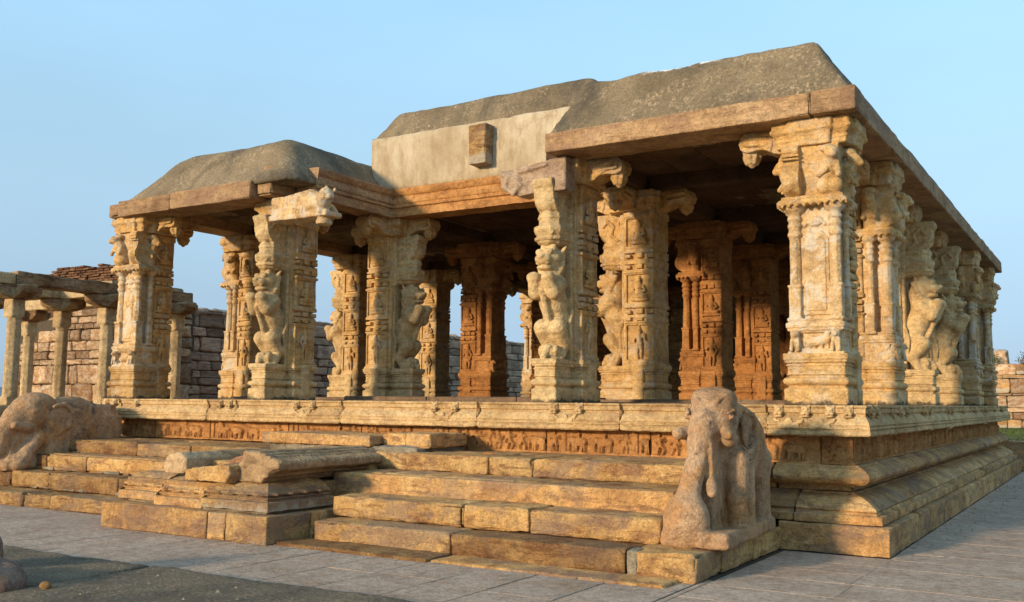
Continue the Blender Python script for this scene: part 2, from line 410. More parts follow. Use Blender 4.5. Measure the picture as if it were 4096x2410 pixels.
M['beam'] = stone_mat('sandstone_beam', (.43, .29, .16), (.36, .225, .115), (.26, .155, .08), st_amt=.45, crust=.2, var=.2, strata=5, patch=((.25, .15, .10), .5))
M['elephant'] = stone_mat('sandstone_purple_grey', (.46, .30, .175), (.37, .225, .12), (.24, .135, .07), stain=(.42, .20, .065), st_amt=.7, crust=.75, crust_col=(.05, .047, .045), strata=.8, var=.05, bumpk=1.4, carve=.12, gain=1.3)
M['purple'] = stone_mat('sandstone_purple', (.27, .19, .14), (.21, .14, .105), (.14, .085, .065), st_amt=.4, crust=.3, var=.2)
M['rubble'] = stone_mat('rubble_stone', (.40, .25, .13), (.31, .175, .085), (.19, .10, .055), stain=(.50, .40, .27), st_amt=.65, crust=.45, var=.5, strata=1.3, lime=.5, gain=1.3)
M['wallgrey'] = stone_mat('wall_stone_purple', (.30, .205, .135), (.23, .15, .10), (.14, .088, .06), stain=(.08, .05, .04), st_amt=.6, crust=.3, var=.5, gain=2.3)
M['post'] = stone_mat('granite_post', (.50, .37, .21), (.43, .305, .16), (.32, .215, .11), stain=(.10, .06, .03), st_amt=.25, crust=.3, crust_col=(.05, .045, .035), var=.15)
M['lintel'] = stone_mat('lichen_lintel', (.36, .25, .14), (.26, .155, .075), (.15, .075, .03), stain=(.09, .04, .02), st_amt=.8, crust=.6, crust_col=(.06, .035, .02), var=.12)
M['paving'] = stone_mat('paving_granite', (.50, .37, .265), (.45, .325, .23), (.38, .27, .185), stain=(.33, .20, .11), st_amt=.4, crust=.3, crust_col=(.27, .21, .155), var=.06, strata=1, bumpk=.6, grain=.9, gain=.93)
M['mortar'] = stone_mat('lime_mortar', (.29, .25, .175), (.22, .185, .13), (.14, .12, .085), st_amt=.1, crust=.5, var=.1)
M['hall_shade'] = stone_mat('shade_toned_stone', (.13, .08, .045), (.09, .052, .03), (.05, .03, .019), st_amt=.3, crust=.3, var=.2)  # dimness under the roof put into the colour of ceiling and inner beams
M['tangrey'] = stone_mat('sandstone_tan_grey', (.46, .32, .18), (.38, .25, .13), (.26, .165, .085), st_amt=.4, crust=.3, var=.12)
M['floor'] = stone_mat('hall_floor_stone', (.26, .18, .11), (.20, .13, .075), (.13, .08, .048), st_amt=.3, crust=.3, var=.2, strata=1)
M['pink'] = stone_mat('sandstone_pink', (.43, .32, .215), (.35, .245, .165), (.25, .165, .11), st_amt=.3, crust=.2, var=.1)
M['brick'] = stone_mat('old_brick', (.30, .17, .09), (.22, .11, .06), (.12, .065, .04), st_amt=.3, crust=.7, var=.5)
M['rock'] = stone_mat('field_rock', (.26, .18, .13), (.19, .125, .09), (.12, .075, .058), st_amt=.3, crust=.2, var=.15)

def concrete():
    t = NT('weathered_lime_concrete'); co = t.coords(rnd=False)
    n1 = t.noise(co, 1.1, 7, .65, .4)
    col = t.ramp(n1, [(.3, (.14, .104, .06)), (.5, (.205, .153, .09)), (.7, (.28, .207, .12))])
    n2 = t.noise(co, 30, 5, .8)
    col = t.mix(1.0, col, t.ramp(n2, [(.28, .5), (.5, 1.0), (.72, 1.5)]), 'MULTIPLY')
    # flaked areas that show the pale plaster below
    n3 = t.noise(co, 1.9, 3, .5, .5); n4 = t.noise(t.coords((1, 1, .55), rnd=False), 21, 6, .76, .3)
    f = t.math('MULTIPLY', t.ramp(n3, [(.42, 0.0), (.58, 1.0)]), t.ramp(n4, [(.525, 0.0), (.60, 1.0)]))
    col = t.mix(t.math('MULTIPLY', f, .8), col, (.46, .34, .20))
    n5 = t.noise(t.coords((1, 1, .5), rnd=False), .9, 6, .68, .4); col = t.mix(t.ramp(n5, [(.50, 0.0), (.64, .72)]), col, (.06, .053, .042))
    # spilled whitewash along the ridge
    tc = t.n('ShaderNodeTexCoord'); sep = t.n('ShaderNodeSeparateXYZ'); t.l(tc.outputs['Object'], sep.inputs[0])
    ex = t.math('ABSOLUTE', t.math('ADD', sep.outputs[0], 2.62), 0); m1 = t.ramp(ex, [(.38, 1.0), (.60, 0.0)])
    hz = t.math('ADD', sep.outputs[2], t.math('MULTIPLY', t.math('SUBTRACT', t.noise(co, 6, 6, .7), .5), .22)); m2 = t.ramp(t.math('SUBTRACT', hz, 5.5), [(.505, 0.0), (.53, 1.0)])
    yy = t.ramp(sep.outputs[1], [(.99, 1.0), (1.0, 0.0)])
    col = t.mix(t.math('MULTIPLY', t.math('MULTIPLY', m1, m2), yy), col, (.72, .70, .66))
    t.l(col, t.b.inputs['Base Color'])
    t.bump([(t.noise(co, 14, 6, .7), .7, .04), (t.noise(co, 60, 4, .7), .7, .015)])
    return t.m
M['concrete'] = concrete()
def plaster():
    t = NT('lime_plaster'); co = t.coords(rnd=False); cz = t.coords((1, 1, .35), rnd=False)
    col = t.ramp(t.noise(co, 1.2, 6, .6, .3), [(.3, (.34, .25, .15)), (.5, (.45, .36, .235)), (.7, (.54, .45, .315))])
    col = t.mix(t.ramp(t.noise(cz, 5, 7, .7), [(.47, 0.0), (.66, .7)]), col, (.29, .205, .115))
    col = t.mix(1.0, col, t.ramp(t.noise(co, 45, 4, .7), [(.3, .86), (.7, 1.1)]), 'MULTIPLY')
    vo = t.n('ShaderNodeTexVoronoi', feature='DISTANCE_TO_EDGE'); vo.inputs['Scale'].default_value = 1.7
    wc = t.n('ShaderNodeVectorMath', operation='ADD'); nz = t.n('ShaderNodeTexNoise'); nz.inputs['Scale'].default_value = 3; nz.inputs['Detail'].default_value = 8; t.l(co, nz.inputs['Vector'])
    s_ = t.n('ShaderNodeVectorMath', operation='SCALE'); s_.inputs['Scale'].default_value = .6; t.l(nz.outputs['Color'], s_.inputs[0]); t.l(co, wc.inputs[0]); t.l(s_.outputs[0], wc.inputs[1]); t.l(wc.outputs[0], vo.inputs['Vector'])
    col = t.mix(t.ramp(t.noise(t.coords((1, 1, .08), rnd=False), 6, 5, .7), [(.54, 0.0), (.68, .35)]), col, (.27, .195, .12))
    cr = t.math('MULTIPLY', t.ramp(vo.outputs['Distance'], [(.0, 1.0), (.012, 0.0)]), t.ramp(t.noise(co, .9, 2), [(.48, 0.0), (.55, .7)]))
    col = t.mix(cr, col, (.2, .14, .09))
    t.l(col, t.b.inputs['Base Color']); t.bump([(t.noise(co, 9, 7, .65), .5, .03), (t.noise(co, 70, 4, .7), .4, .006)])
    return t.m
M['plaster'] = plaster()
def mossy():
    t = NT('mossy_concrete'); co = t.coords(rnd=False)
    col = t.ramp(t.noise(co, 1.6, 7, .65), [(.32, (.125, .10, .067)), (.5, (.20, .155, .10)), (.72, (.31, .225, .135))])
    col = t.mix(t.ramp(t.noise(co, 26, 4, .75), [(.60, 0.0), (.66, .9)]), col, (.42, .38, .31))
    col = t.mix(1.0, col, t.ramp(t.noise(co, 40, 4, .8), [(.3, .4), (.7, 1.6)]), 'MULTIPLY')
    t.l(col, t.b.inputs['Base Color']); t.bump([(t.noise(co, 14, 6, .8), 1.0, .06)])
    return t.m
M['mossy'] = mossy()
def ground_mat():
    t = NT('dry_ground'); co = t.coords(rnd=False)
    col = t.ramp(t.noise(co, .25, 6, .6), [(.35, (.16, .11, .065)), (.5, (.12, .11, .05)), (.62, (.075, .095, .03))])
    col = t.mix(1.0, col, t.ramp(t.noise(co, 12, 6, .7), [(.3, .7), (.7, 1.25)]), 'MULTIPLY')
    t.l(col, t.b.inputs['Base Color']); t.bump([(t.noise(co, 6, 6, .7), .6, .06)]); return t.m
M['ground'] = ground_mat()
def earth_mat():
    t = NT('joint_earth'); co = t.coords(rnd=False)
    t.l(t.ramp(t.noise(co, 20, 5, .7), [(.3, (.05, .04, .03)), (.7, (.12, .085, .05))]), t.b.inputs['Base Color']); return t.m
M['earth'] = earth_mat()
def flat(name, c, rough=.9):
    t = NT(name); co = t.coords()
    t.l(t.mix(1.0, t.ramp(t.noise(co, 5, 5), [(.3, tuple(x*.75 for x in c)), (.7, tuple(x*1.2 for x in c))]), (1.0, 1.0, 1.0), 'MULTIPLY'), t.b.inputs['Base Color']); return t.m
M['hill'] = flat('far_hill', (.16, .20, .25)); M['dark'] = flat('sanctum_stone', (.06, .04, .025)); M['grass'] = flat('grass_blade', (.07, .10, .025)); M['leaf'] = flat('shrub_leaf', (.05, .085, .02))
M['chalk'] = flat('chalk', (.75, .75, .72)); M['twig'] = flat('dry_twig', (.12, .09, .05)); M['petal'] = flat('marigold_petal', (.75, .22, .03)); M['redpaint'] = flat('red_painted_iron', (.25, .05, .03))

FLOOR = 1.585; SLABB = 4.955; SLABT = 5.22

# ================================================================== the setting: ground
gv = [(-900, -60, -.05), (900, -60, -.05), (900, 1500, -.05), (-900, 1500, -.05)]
g = link('ground', mesh_of('ground', gv, [(0, 1, 2, 3)]), M['ground']); tag(g, 'dry grassy ground around the temple court', kind='structure')
gb = link('joint_earth', mesh_of('joint_earth', [(-16, -9.5, -.007), (14, -9.5, -.007), (14, 20, -.007), (-16, 20, -.007)], [(0, 1, 2, 3)]), M['earth'])
tag(gb, 'dark packed earth showing between paving slabs', kind='structure')
pav = empty('pavement', (0, 0, 0)); tag(pav, 'grey granite slab pavement around the temple platform', kind='structure')
rnd = random.Random(11)
def slab(x0, x1, y0, y1, mat=None):
    z = rnd.uniform(-.0006, .0006)
    g0, g1 = rnd.choice((.003, .004, .005, .011)), rnd.choice((.0015, .002, .003))
    if x1-x0 > y1-y0: g0, g1 = g1, g0
    block('paving_slab', (x0+g0, y0+g1, -.13+z), (x1-g0, y1-g1, z), mat or M['paving'], pav, r=.0025, seg=.7, amp=.002, chip=.012)
x = -14.6                                   # front court: slabs laid lengthwise away from the steps
while x < -1.1:
    w = rnd.uniform(.42, .72); y = -4.78
    if x+w > -1.1: w = -1.08-x
    cuts = [-5.6, rnd.uniform(-3.95, -3.3), -2.2, -1.0] if x < -5.9 else [-5.6, rnd.uniform(-4.1, -3.5), -2.3]
    for a, b in zip(cuts[:-1], cuts[1:]): slab(x, x+w, a, b)
    x += w
y = -9.3                                    # right side: long slabs laid across
while y < 19.5:
    h = rnd.uniform(.45, .78); xs = -1.08 if y < -.1 else .015
    if y < -.1 < y+h: h = -.1-y+.001
    x = xs
    if y < -4.6: x = -2.6 if y < -5.6 else -1.08
    first = True
    while x < 12:
        w = rnd.uniform(1.5, 2.9)
        if first and xs < 0 and y > -4.6: w = 1.1+rnd.uniform(-.03, .03)
        slab(x, x+w, y, y+h); x += w; first = False
    y += h
# mossy lime-concrete strip in front
ms = empty('mossy_strip', (-8, -7.42, 0), R(1.6)); tag(ms, 'mossy dark concrete strip along the front of the pavement', kind='structure')
for x0_, x1_, sd_ in ((-5.5, 3.02, 5), (3.06, 5.95, 9)):
    v, q = block_arrays(x1_-x0_, 4.4, .26, r=.03, seg=.07, amp=.012, chip=.07, seed=sd_)
    link('strip_slab', mesh_of('strip_slab', v, q), M['mossy'], ms, ((x0_+x1_)/2-.25, .07, -.012))
# far hills on the left horizon
hv = []; n = 60
for i in range(n+1):
    a = R(35+i*1.4); d = 2200
    hh = 34+18*math.sin(i*.31)+9*math.sin(i*.83+1)
    hv += [(2-d*math.sin(a), -11+d*math.cos(a), -3), (2-(d+200)*math.sin(a), -11+(d+200)*math.cos(a), hh)]
hl = link('hills', mesh_of('hills', hv, [(2*i, 2*i+1, 2*i+3, 2*i+2) for i in range(n)]), M['hill']); tag(hl, 'faint blue hill line on the far left horizon', kind='structure')

gr_ = np.random.RandomState(12); GV, GF = [], []
for i in range(420):
    if i % 3 == 0: px_, py_ = gr_.uniform(-9.2, -1.2), gr_.uniform(-3.5, -2.6)
    elif i % 3 == 1: px_, py_ = gr_.uniform(-11, -3), gr_.uniform(-7.5, -4.7)
    else: px_, py_ = gr_.uniform(.02, .5), gr_.uniform(0, 14)
    r_ = gr_.uniform(.006, .02)*(1.4 if gr_.rand() < .12 else 1); o_ = len(GV); zz = .122 if py_ < -5.25 else .004
    for d_ in ((1, 0, 0), (-.6, .8, 0), (-.5, -.8, 0), (.1, .1, .9)): GV.append((px_+d_[0]*r_*gr_.uniform(.7, 1.3), py_+d_[1]*r_*gr_.uniform(.7, 1.3), zz+d_[2]*r_))
    GF += [(o_, o_+1, o_+3), (o_+1, o_+2, o_+3), (o_+2, o_, o_+3)]
tag(link('grit', mesh_of('grit', GV, GF, False), M['mortar']), 'loose grit and chips lying on the paving', 'grit', kind='stuff')

# ================================================================== the temple
T = empty('temple_pavilion', (-7, 8, 0))
tag(T, 'large ochre sandstone pillared temple hall on a moulded platform', 'temple')
def TP(name): 
    e = empty(name, (7, -8, 0), parent=T); return e
# ---- platform
plat = TP('platform')
core = block('platform_core', (-13.35, .62, .0), (-.62, 16.0, 1.50), M['base'], plat, r=.02, seg=3, amp=0, chip=0)
Pb = [(0.0, .002), (0.0, .285), (.02, .298), (.16, .300)]
Pf = [(.085, .312), (.082, .325), (.082, .392), (.09, .400), (.145, .404), (.150, .418), (.16, .43), (.175, .436)]
Pc = [(.160, .436), (.150, .452), (.165, .475), (.20, .50), (.26, .54), (.33, .572), (.39, .592), (.425, .605), (.43, .622), (.47, .626)]
Pt = [(.475, .628), (.475, .672), (.445, .676), (.445, .69), (.36, .705), (.29, .722), (.25, .748), (.233, .785), (.245, .825), (.285, .865), (.33, .89), (.375, .905), (.38, .918), (.43, .922)]
Pz = [(.43, .924), (.43, .95), (.442, .955), (.442, 1.20), (.43, 1.205), (.43, 1.238)]
Pk = [(.36, 1.240), (.22, 1.243), (.205, 1.26), (.205, 1.30), (.224, 1.304), (.224, 1.318), (.206, 1.322), (.208, 1.342), (.228, 1.346), (.228, 1.36), (.214, 1.364), (.222, 1.40), (.245, 1.44), (.275, 1.465), (.285, 1.475), (.283, 1.49), (.262, 1.50), (.26, 1.545), (.268, 1.55), (.25, 1.565), (.25, 1.583), (.28, 1.586)]
rj = random.Random(5)
def course(name, prof, mat, xj, yj, seg=.05, amp=.006, back=.62):
    for i, (a, b) in enumerate(zip(xj[:-1], xj[1:])):
        last = i == len(xj)-2
        moulding(name, prof, 'x', a+.004, b-.004 if not last else 0, mat, plat, mit_b=last, seg=seg, amp=amp, back=back)
    for i, (a, b) in enumerate(zip(yj[:-1], yj[1:])):
        moulding(name, prof, 'y', a+.004 if i else 0, b-.004, mat, plat, mit_a=(i == 0), seg=seg*1.3, amp=amp, back=back)
def joints(a, b, l0, l1):
    xs = [a]
    while xs[-1] < b-l1: xs.append(xs[-1]+rj.uniform(l0, l1))
    return xs+[b]
course('base_stone', Pb, M['base'], [-1.17, 0], joints(0, 16.1, 1.2, 2.2), amp=.007)
course('plinth_stone', Pf, M['base'], [-3.0, -1.02, 0], [0, 1.0, 2.1, 3.9, 4.7, 5.4, 6.2, 7.9, 9.3, 10.7, 12.4, 14.0, 16.05], amp=.006)
course('cyma_stone', Pc, M['base'], [-3.0, -1.02, 0], joints(0, 16.0, 1.3, 2.3))
course('torus_stone', Pt, M['base'], [-3.0, -1.3, 0], joints(0, 15.9, 1.4, 2.5))
course('cornice_stone', Pk, M['cornice'], [-13.6, -13.04, -10.76, -10.09, -7.83, -5.38, -3.22, -1.35, 0], joints(0, 16.1, 1.3, 1.9), seg=.045)
# frieze slabs with carved animals and dancers
def relief_field(U, Vv, L, H, rr, dens=1.0):
    hgt = np.zeros_like(U)
    def cap2(ax, ay, bx, by, r0, r1, top):
        nonlocal hgt
        dx, dy = bx-ax, by-ay; t = np.clip(((U-ax)*dx+(Vv-ay)*dy)/(dx*dx+dy*dy+1e-9), 0, 1)
        d = np.sqrt((U-ax-t*dx)**2+(Vv-ay-t*dy)**2)-(r0+(r1-r0)*t)
        hgt = np.maximum(hgt, top*np.clip(.5-d/.012, 0, 1)**.5)
    u = .07
    while u < L-.1:
        k = rr.random(); s = H*.82; y0 = H*.08; f = rr.choice((-1, 1))
        if k < .35:      # elephant or horse
            w = s*1.15; c = u+w*.5; hd = rr.uniform(.02, .034)
            cap2(c-w*.22, y0+s*.52, c+w*.2, y0+s*.50, s*.2, s*.19, hd)
            for q_ in (-.27, -.14, .14, .26): cap2(c+w*q_, y0+s*.45, c+w*(q_+rr.uniform(-.04, .04)), y0, s*.07, s*.055, hd*.9)
            cap2(c+f*w*.3, y0+s*.6, c+f*w*.42, y0+s*.62, s*.14, s*.12, hd); cap2(c+f*w*.47, y0+s*.55, c+f*w*.5, y0+s*.12, s*.06, s*.04, hd*.8)
            if rr.random() < .5: cap2(c, y0+s*.7, c, y0+s*.95, s*.08, s*.06, hd)
            u += w+rr.uniform(.02, .08)
        elif k < .85:    # dancing or walking figure
            w = s*.55; c = u+w*.5; hd = rr.uniform(.018, .03); ln = rr.uniform(-.1, .1)*s
            cap2(c+ln, y0+s*.93, c+ln, y0+s*.95, s*.075, s*.07, hd); cap2(c+ln, y0+s*.78, c, y0+s*.5, s*.1, s*.085, hd)
            for g_ in (-1, 1):
                kx = c+g_*s*rr.uniform(.08, .22); cap2(c+g_*.04*s, y0+s*.48, kx, y0+s*.25, s*.065, s*.05, hd); cap2(kx, y0+s*.25, c+g_*s*rr.uniform(.02, .2), y0, s*.05, s*.035, hd)
                ex_ = c+g_*s*rr.uniform(.18, .3); ey = y0+s*rr.uniform(.5, .85); cap2(c+ln, y0+s*.76, ex_, ey, s*.045, s*.04, hd); cap2(ex_, ey, ex_+s*rr.uniform(-.1, .1), ey+s*rr.uniform(-.2, .2), s*.04, s*.03, hd)
            u += w+rr.uniform(0, .06)
        else:            # pilaster
            cap2(u+.03, 0, u+.03, H, .018, .018, .016); u += .1
    return hgt
def frieze(side, a, b, seedn):
    rr = random.Random(seedn); L = abs(b-a); H = .315; nu = int(L/.0125); nv = 26
    u = np.linspace(0, L, nu+1); w = np.linspace(0, H, nv+1); U, Wv = np.meshgrid(u, w, indexing='ij')
    hg = 1.7*relief_field(U, Wv, L, H, rr)
    hg = np.where((Wv < .025) | (Wv > H-.02), .016, hg)
    p3 = np.stack([U.ravel()*3+a, Wv.ravel()*3, np.zeros(U.size)+seedn], 1)
    hg = hg+(.005*vnoise(p3, 2.0, seedn % 13)+.003*vnoise(p3, 9.0, seedn % 7)).reshape(U.shape)
    hg = hg-.012*np.clip(1-np.minimum(U, L-U)/.02, 0, 1)
    if side == 'x': v = np.stack([a+U, .448-hg, .923+Wv], -1)
    else: v = np.stack([-.448+hg, a+U, .923+Wv], -1)
    i = np.arange((nu+1)*(nv+1)).reshape(nu+1, nv+1)
    q = np.stack([i[:-1, :-1], i[1:, :-1], i[1:, 1:], i[:-1, 1:]], -1).reshape(-1, 4)
    if side == 'y': q = q[:, :]
    v = v.reshape(-1, 3)
    # body behind the carved face
    m0 = len(v); d = np.array([0, .2, 0]) if side == 'x' else np.array([-.2, 0, 0])
    cs = [i[0, 0], i[-1, 0], i[-1, -1], i[0, -1]]; v = np.concatenate([v, v[cs]+d])
    q = np.concatenate([q, [[m0, m0+3, m0+2, m0+1], [cs[0], m0, m0+1, cs[1]], [cs[3], cs[2], m0+2, m0+3], [cs[0], cs[3], m0+3, m0], [cs[1], m0+1, m0+2, cs[2]]]])
    c0 = v.mean(0); link('frieze_stone', mesh_of('frieze_stone', v-c0, q, True, 50), M['frieze'], plat, tuple(c0))
fx = [-13.4, -12.3, -10.9, -9.1, -7.6, -6.0, -4.4, -2.9, -1.62, -.8, -.436]
for i, (a, b) in enumerate(zip(fx[:-1], fx[1:])): frieze('x', a+.003, b-.003, 20+i)
fy = [.436]+joints(1.6, 15.7, 1.2, 1.8)
for i, (a, b) in enumerate(zip(fy[:-1], fy[1:])): frieze('y', a+.003, b-.003, 50+i)
# small lion masks along the cornice
vx = Vox((-.1, -.09, -.09), (.1, .05, .09), .008)
vx.ell((0, 0, .01), (.055, .05, .06), .01)
for s_ in (-1, 1):
    vx.ell((s_*.022, -.045, .022), (.015, .014, .016), .006); vx.ell((s_*.042, -.01, .06), (.018, .02, .018), .01); vx.ell((s_*.026, -.05, -.025), (.024, .02, .022), .008)
vx.ell((0, -.055, -.004), (.014, .014, .018), .006); vx.box((-.045, -.055, -.068), (.045, .0, -.045), .01, .01)
lm = vx.mesh('lion_mask', ((20, .003),), 3); lm.materials.append(M['cornice'])
for xx in (-13.42, -13.18, -12.57, -10.45, -10.23, -8.74, -8.41, -6.1, -5.75, -4.17, -3.8, -1.22, -.91, -.64, -.44):
    link('lion_mask', lm, None, plat, (xx+7-7, .262, 1.515))
for yy in (.45, .75, 2.2, 2.6, 4.0, 4.4, 6.2, 6.6, 8.1, 9.8, 11.4, 13.0, 14.6):
    link('lion_mask', lm, None, plat, (-.262, yy, 1.515), R(90))
# carved medallions below pairs of masks
vx = Vox((-.2, -.05, -.1), (.2, .05, .1), .009)
for s_ in (-1, 1):
    for kx in range(3): vx.cap((s_*(.04+.05*kx), 0, -.05+.03*kx), (s_*(.07+.045*kx), 0, -.01+.025*kx), .022, .018, .01)
    vx.ell((s_*.09, 0, -.045), (.035, .02, .03), .01)
vx.ell((0, -.005, 0), (.05, .022, .06), .01)
md = vx.mesh('medallion', ((20, .003),), 4); md.materials.append(M['cornice'])
for xx in (-8.6, -5.95, -4.0, -1.1, -.75): link('medallion', md, None, plat, (xx, .222, 1.385))

# floor slabs
fl = TP('hall_floor')
for i, a in enumerate(np.arange(-13.3, -.9, 1.55)):
    b = min(a+1.545, -.45)
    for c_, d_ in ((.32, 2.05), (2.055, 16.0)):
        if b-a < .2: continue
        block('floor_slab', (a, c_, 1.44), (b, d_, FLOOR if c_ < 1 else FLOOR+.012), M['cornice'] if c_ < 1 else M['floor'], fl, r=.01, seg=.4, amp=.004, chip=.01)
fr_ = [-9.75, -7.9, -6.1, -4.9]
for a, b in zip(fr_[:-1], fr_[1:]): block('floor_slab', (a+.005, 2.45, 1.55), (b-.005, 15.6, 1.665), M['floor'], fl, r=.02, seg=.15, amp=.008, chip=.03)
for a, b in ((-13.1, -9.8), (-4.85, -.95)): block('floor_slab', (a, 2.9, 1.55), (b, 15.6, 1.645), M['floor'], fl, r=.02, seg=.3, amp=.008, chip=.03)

# ---- pillars
def steps(lst):
    out = []
    for z0, z1, e in lst: out += [(z0, e), (z1-.006, e)]
    return out
BASEP = steps([(0, .19, .032), (.19, .205, .015), (.205, .225, -.008)])+[(.226, .0), (.24, .03), (.275, .045), (.31, .03), (.325, .0)]+steps([(.326, .345, -.012), (.345, .365, .01), (.365, .455, -.004), (.455, .475, .014), (.475, .495, -.008), (.495, .53, .022), (.53, .60, .036)])
def figure_stand(v, u0, n, z0, s, side, k=.012, mirror=1):
    def P(u, w, o): return (side*(n+o), u0+u*mirror, z0+w) if side in (-1, 1) else (u0+u*mirror, -(n+o), z0+w)
    def c(a, b, ra, rb): v.cap(P(a[0]*s, a[1]*s, a[2]), P(b[0]*s, b[1]*s, b[2]), ra*s, rb*s, k)
    c((.0, .86, .02), (.01, .90, .02), .075, .07); c((.01, .95, .015), (.01, 1.02, .01), .05, .025)
    c((.01, .72, .02), (-.02, .52, .02), .105, .085); c((-.04, .48, .02), (.03, .48, .02), .085, .085)
    c((-.05, .45, .02), (-.07, .22, .02), .07, .05); c((-.07, .22, .02), (-.06, .02, .015), .05, .04)
    c((.05, .45, .02), (.09, .22, .02), .07, .05); c((.09, .22, .02), (.05, .02, .015), .05, .04)
    c((.1, .75, .02), (.19, .56, .02), .045, .04); c((.19, .56, .02), (.13, .42, .03), .04, .035)
    c((-.1, .75, .02), (-.2, .6, .02), .045, .04); c((-.2, .6, .02), (-.17, .8, .03), .04, .035)
def figure_sit(v, u0, n, z0, s, side, k=.012):
    def P(u, w, o): return (side*(n+o), u0+u, z0+w) if side in (-1, 1) else (u0+u, -(n+o), z0+w)
    def c(a, b, ra, rb): v.cap(P(a[0]*s, a[1]*s, a[2]), P(b[0]*s, b[1]*s, b[2]), ra*s, rb*s, k)
    c((-.33, .06, .02), (.33, .06, .02), .07, .07); c((-.28, .2, .03), (.28, .2, .03), .1, .1)
    c((0, .3, .03), (0, .62, .025), .13, .15); c((0, .83, .025), (0, .88, .025), .11, .1); c((0, .95, .02), (0, 1.02, .015), .06, .03)
    for g_ in (-1, 1): c((g_*.17, .62, .02), (g_*.27, .42, .03), .06, .05); c((g_*.27, .42, .03), (g_*.06, .32, .05), .05, .045)
SHAFTP = steps([(.58, .64, .03), (.64, 1.26, .012), (1.26, 1.29, .03), (1.29, 1.35, -.03), (1.35, 1.40, .012), (1.40, 1.50, -.045), (1.50, 1.56, .028), (1.56, 2.06, .012), (2.06, 2.09, .035), (2.09, 2.12, .015), (2.12, 2.20, -.03), (2.20, 2.28, .022), (2.28, 2.38, -.045), (2.38, 2.42, .022), (2.42, 2.46, .0), (2.46, 2.96, .014), (2.96, 3.065, .03)])
def shaft_mesh(seed, cy, hy, h, hx=.30):
    v = Vox((-.45, cy-hy-.12, .56), (.45, cy+hy+.12, 3.08), h)
    v.prof(0, cy, hx-.005, hy-.005, SHAFTP, ch=.015)
    v.box((-hx+.06, cy-hy-.06, .58), (hx-.06, cy+hy, 3.06), .01)
    # stepped corner blocks between the panels
    for z in (1.33, 1.44, 2.16, 2.33):
        for sx in (-1, 1):
            v.box((sx*(hx-.03)-.055, cy+hy-.11, z-.035), (sx*(hx-.03)+.055, cy+hy+.005, z+.035), .01)
            v.box((sx*(hx-.03)-.055, cy-hy+.0, z-.03), (sx*(hx-.03)+.055, cy-hy+.1, z+.03), .01)
            v.box((sx*(hx-.02)-.035, cy-.06, z-.03), (sx*(hx-.02)+.035, cy+.06, z+.045), .012)
    rr = random.Random(seed)
    for sd in (-1, 1):
        n = hx+.004
        v.box((sd*n-.03, cy-hy+.03, .68), (sd*n+.03, cy+hy-.03, 1.225), .004, 0, 's')
        v.box((sd*n-.03, cy-hy+.03, 1.585), (sd*n+.03, cy+hy-.03, 2.03), .004, 0, 's')
        v.box((sd*n-.028, cy-hy+.03, 2.49), (sd*n+.028, cy+hy-.03, 2.93), .004, 0, 's')
        figure_stand(v, cy, n-.022, .69, .51, sd, mirror=rr.choice((-1, 1)))
        figure_sit(v, cy, n-.022, 1.61, .39, sd)
        figure_sit(v, cy, n-.022, 2.52, .37, sd)
    return v.mesh('shaft', ((3, .006), (10, .0035), (34, .002)), seed)
def base_mesh(seed, unit, shaft, h):
    """unit, shaft: (hx, y0, y1)"""
    v = Vox((-.46, unit[1]-.08, -.02), (.46, shaft[2]+.08, .62), h)
    for hx, a, b in (unit, shaft): v.prof(0, (a+b)/2, hx, (b-a)/2, BASEP, ch=.01)
    v.box((-min(unit[0], shaft[0])+.02, unit[2]-.1, 0), (min(unit[0], shaft[0])-.02, shaft[1]+.1, .59), .01)
    for sx in (-1, 1): v.box((sx*(shaft[0]+.01)-.03, (shaft[1]+shaft[2])/2-.09, .0), (sx*(shaft[0]+.01)+.045, (shaft[1]+shaft[2])/2+.09, .60), .012)
    return v.mesh('base', ((3, .008), (9, .004), (34, .002)), seed)
def little_lion(v, x, y, z, s=1.0):
    v.cap((x, y+.03*s, z), (x, y-.02*s, z+.14*s), .075*s, .06*s, .02); v.ell((x, y-.05*s, z+.2*s), (.065*s, .07*s, .065*s), .02)
    v.ell((x, y-.11*s, z+.185*s), (.035*s, .03*s, .03*s), .01)
    for g_ in (-1, 1): v.cap((x+g_*.04*s, y-.06*s, z+.12*s), (x+g_*.045*s, y-.085*s, z-.02*s), .025*s, .022*s, .012); v.ell((x+g_*.05*s, y-.03*s, z+.26*s), (.022*s, .02*s, .025*s), .008)
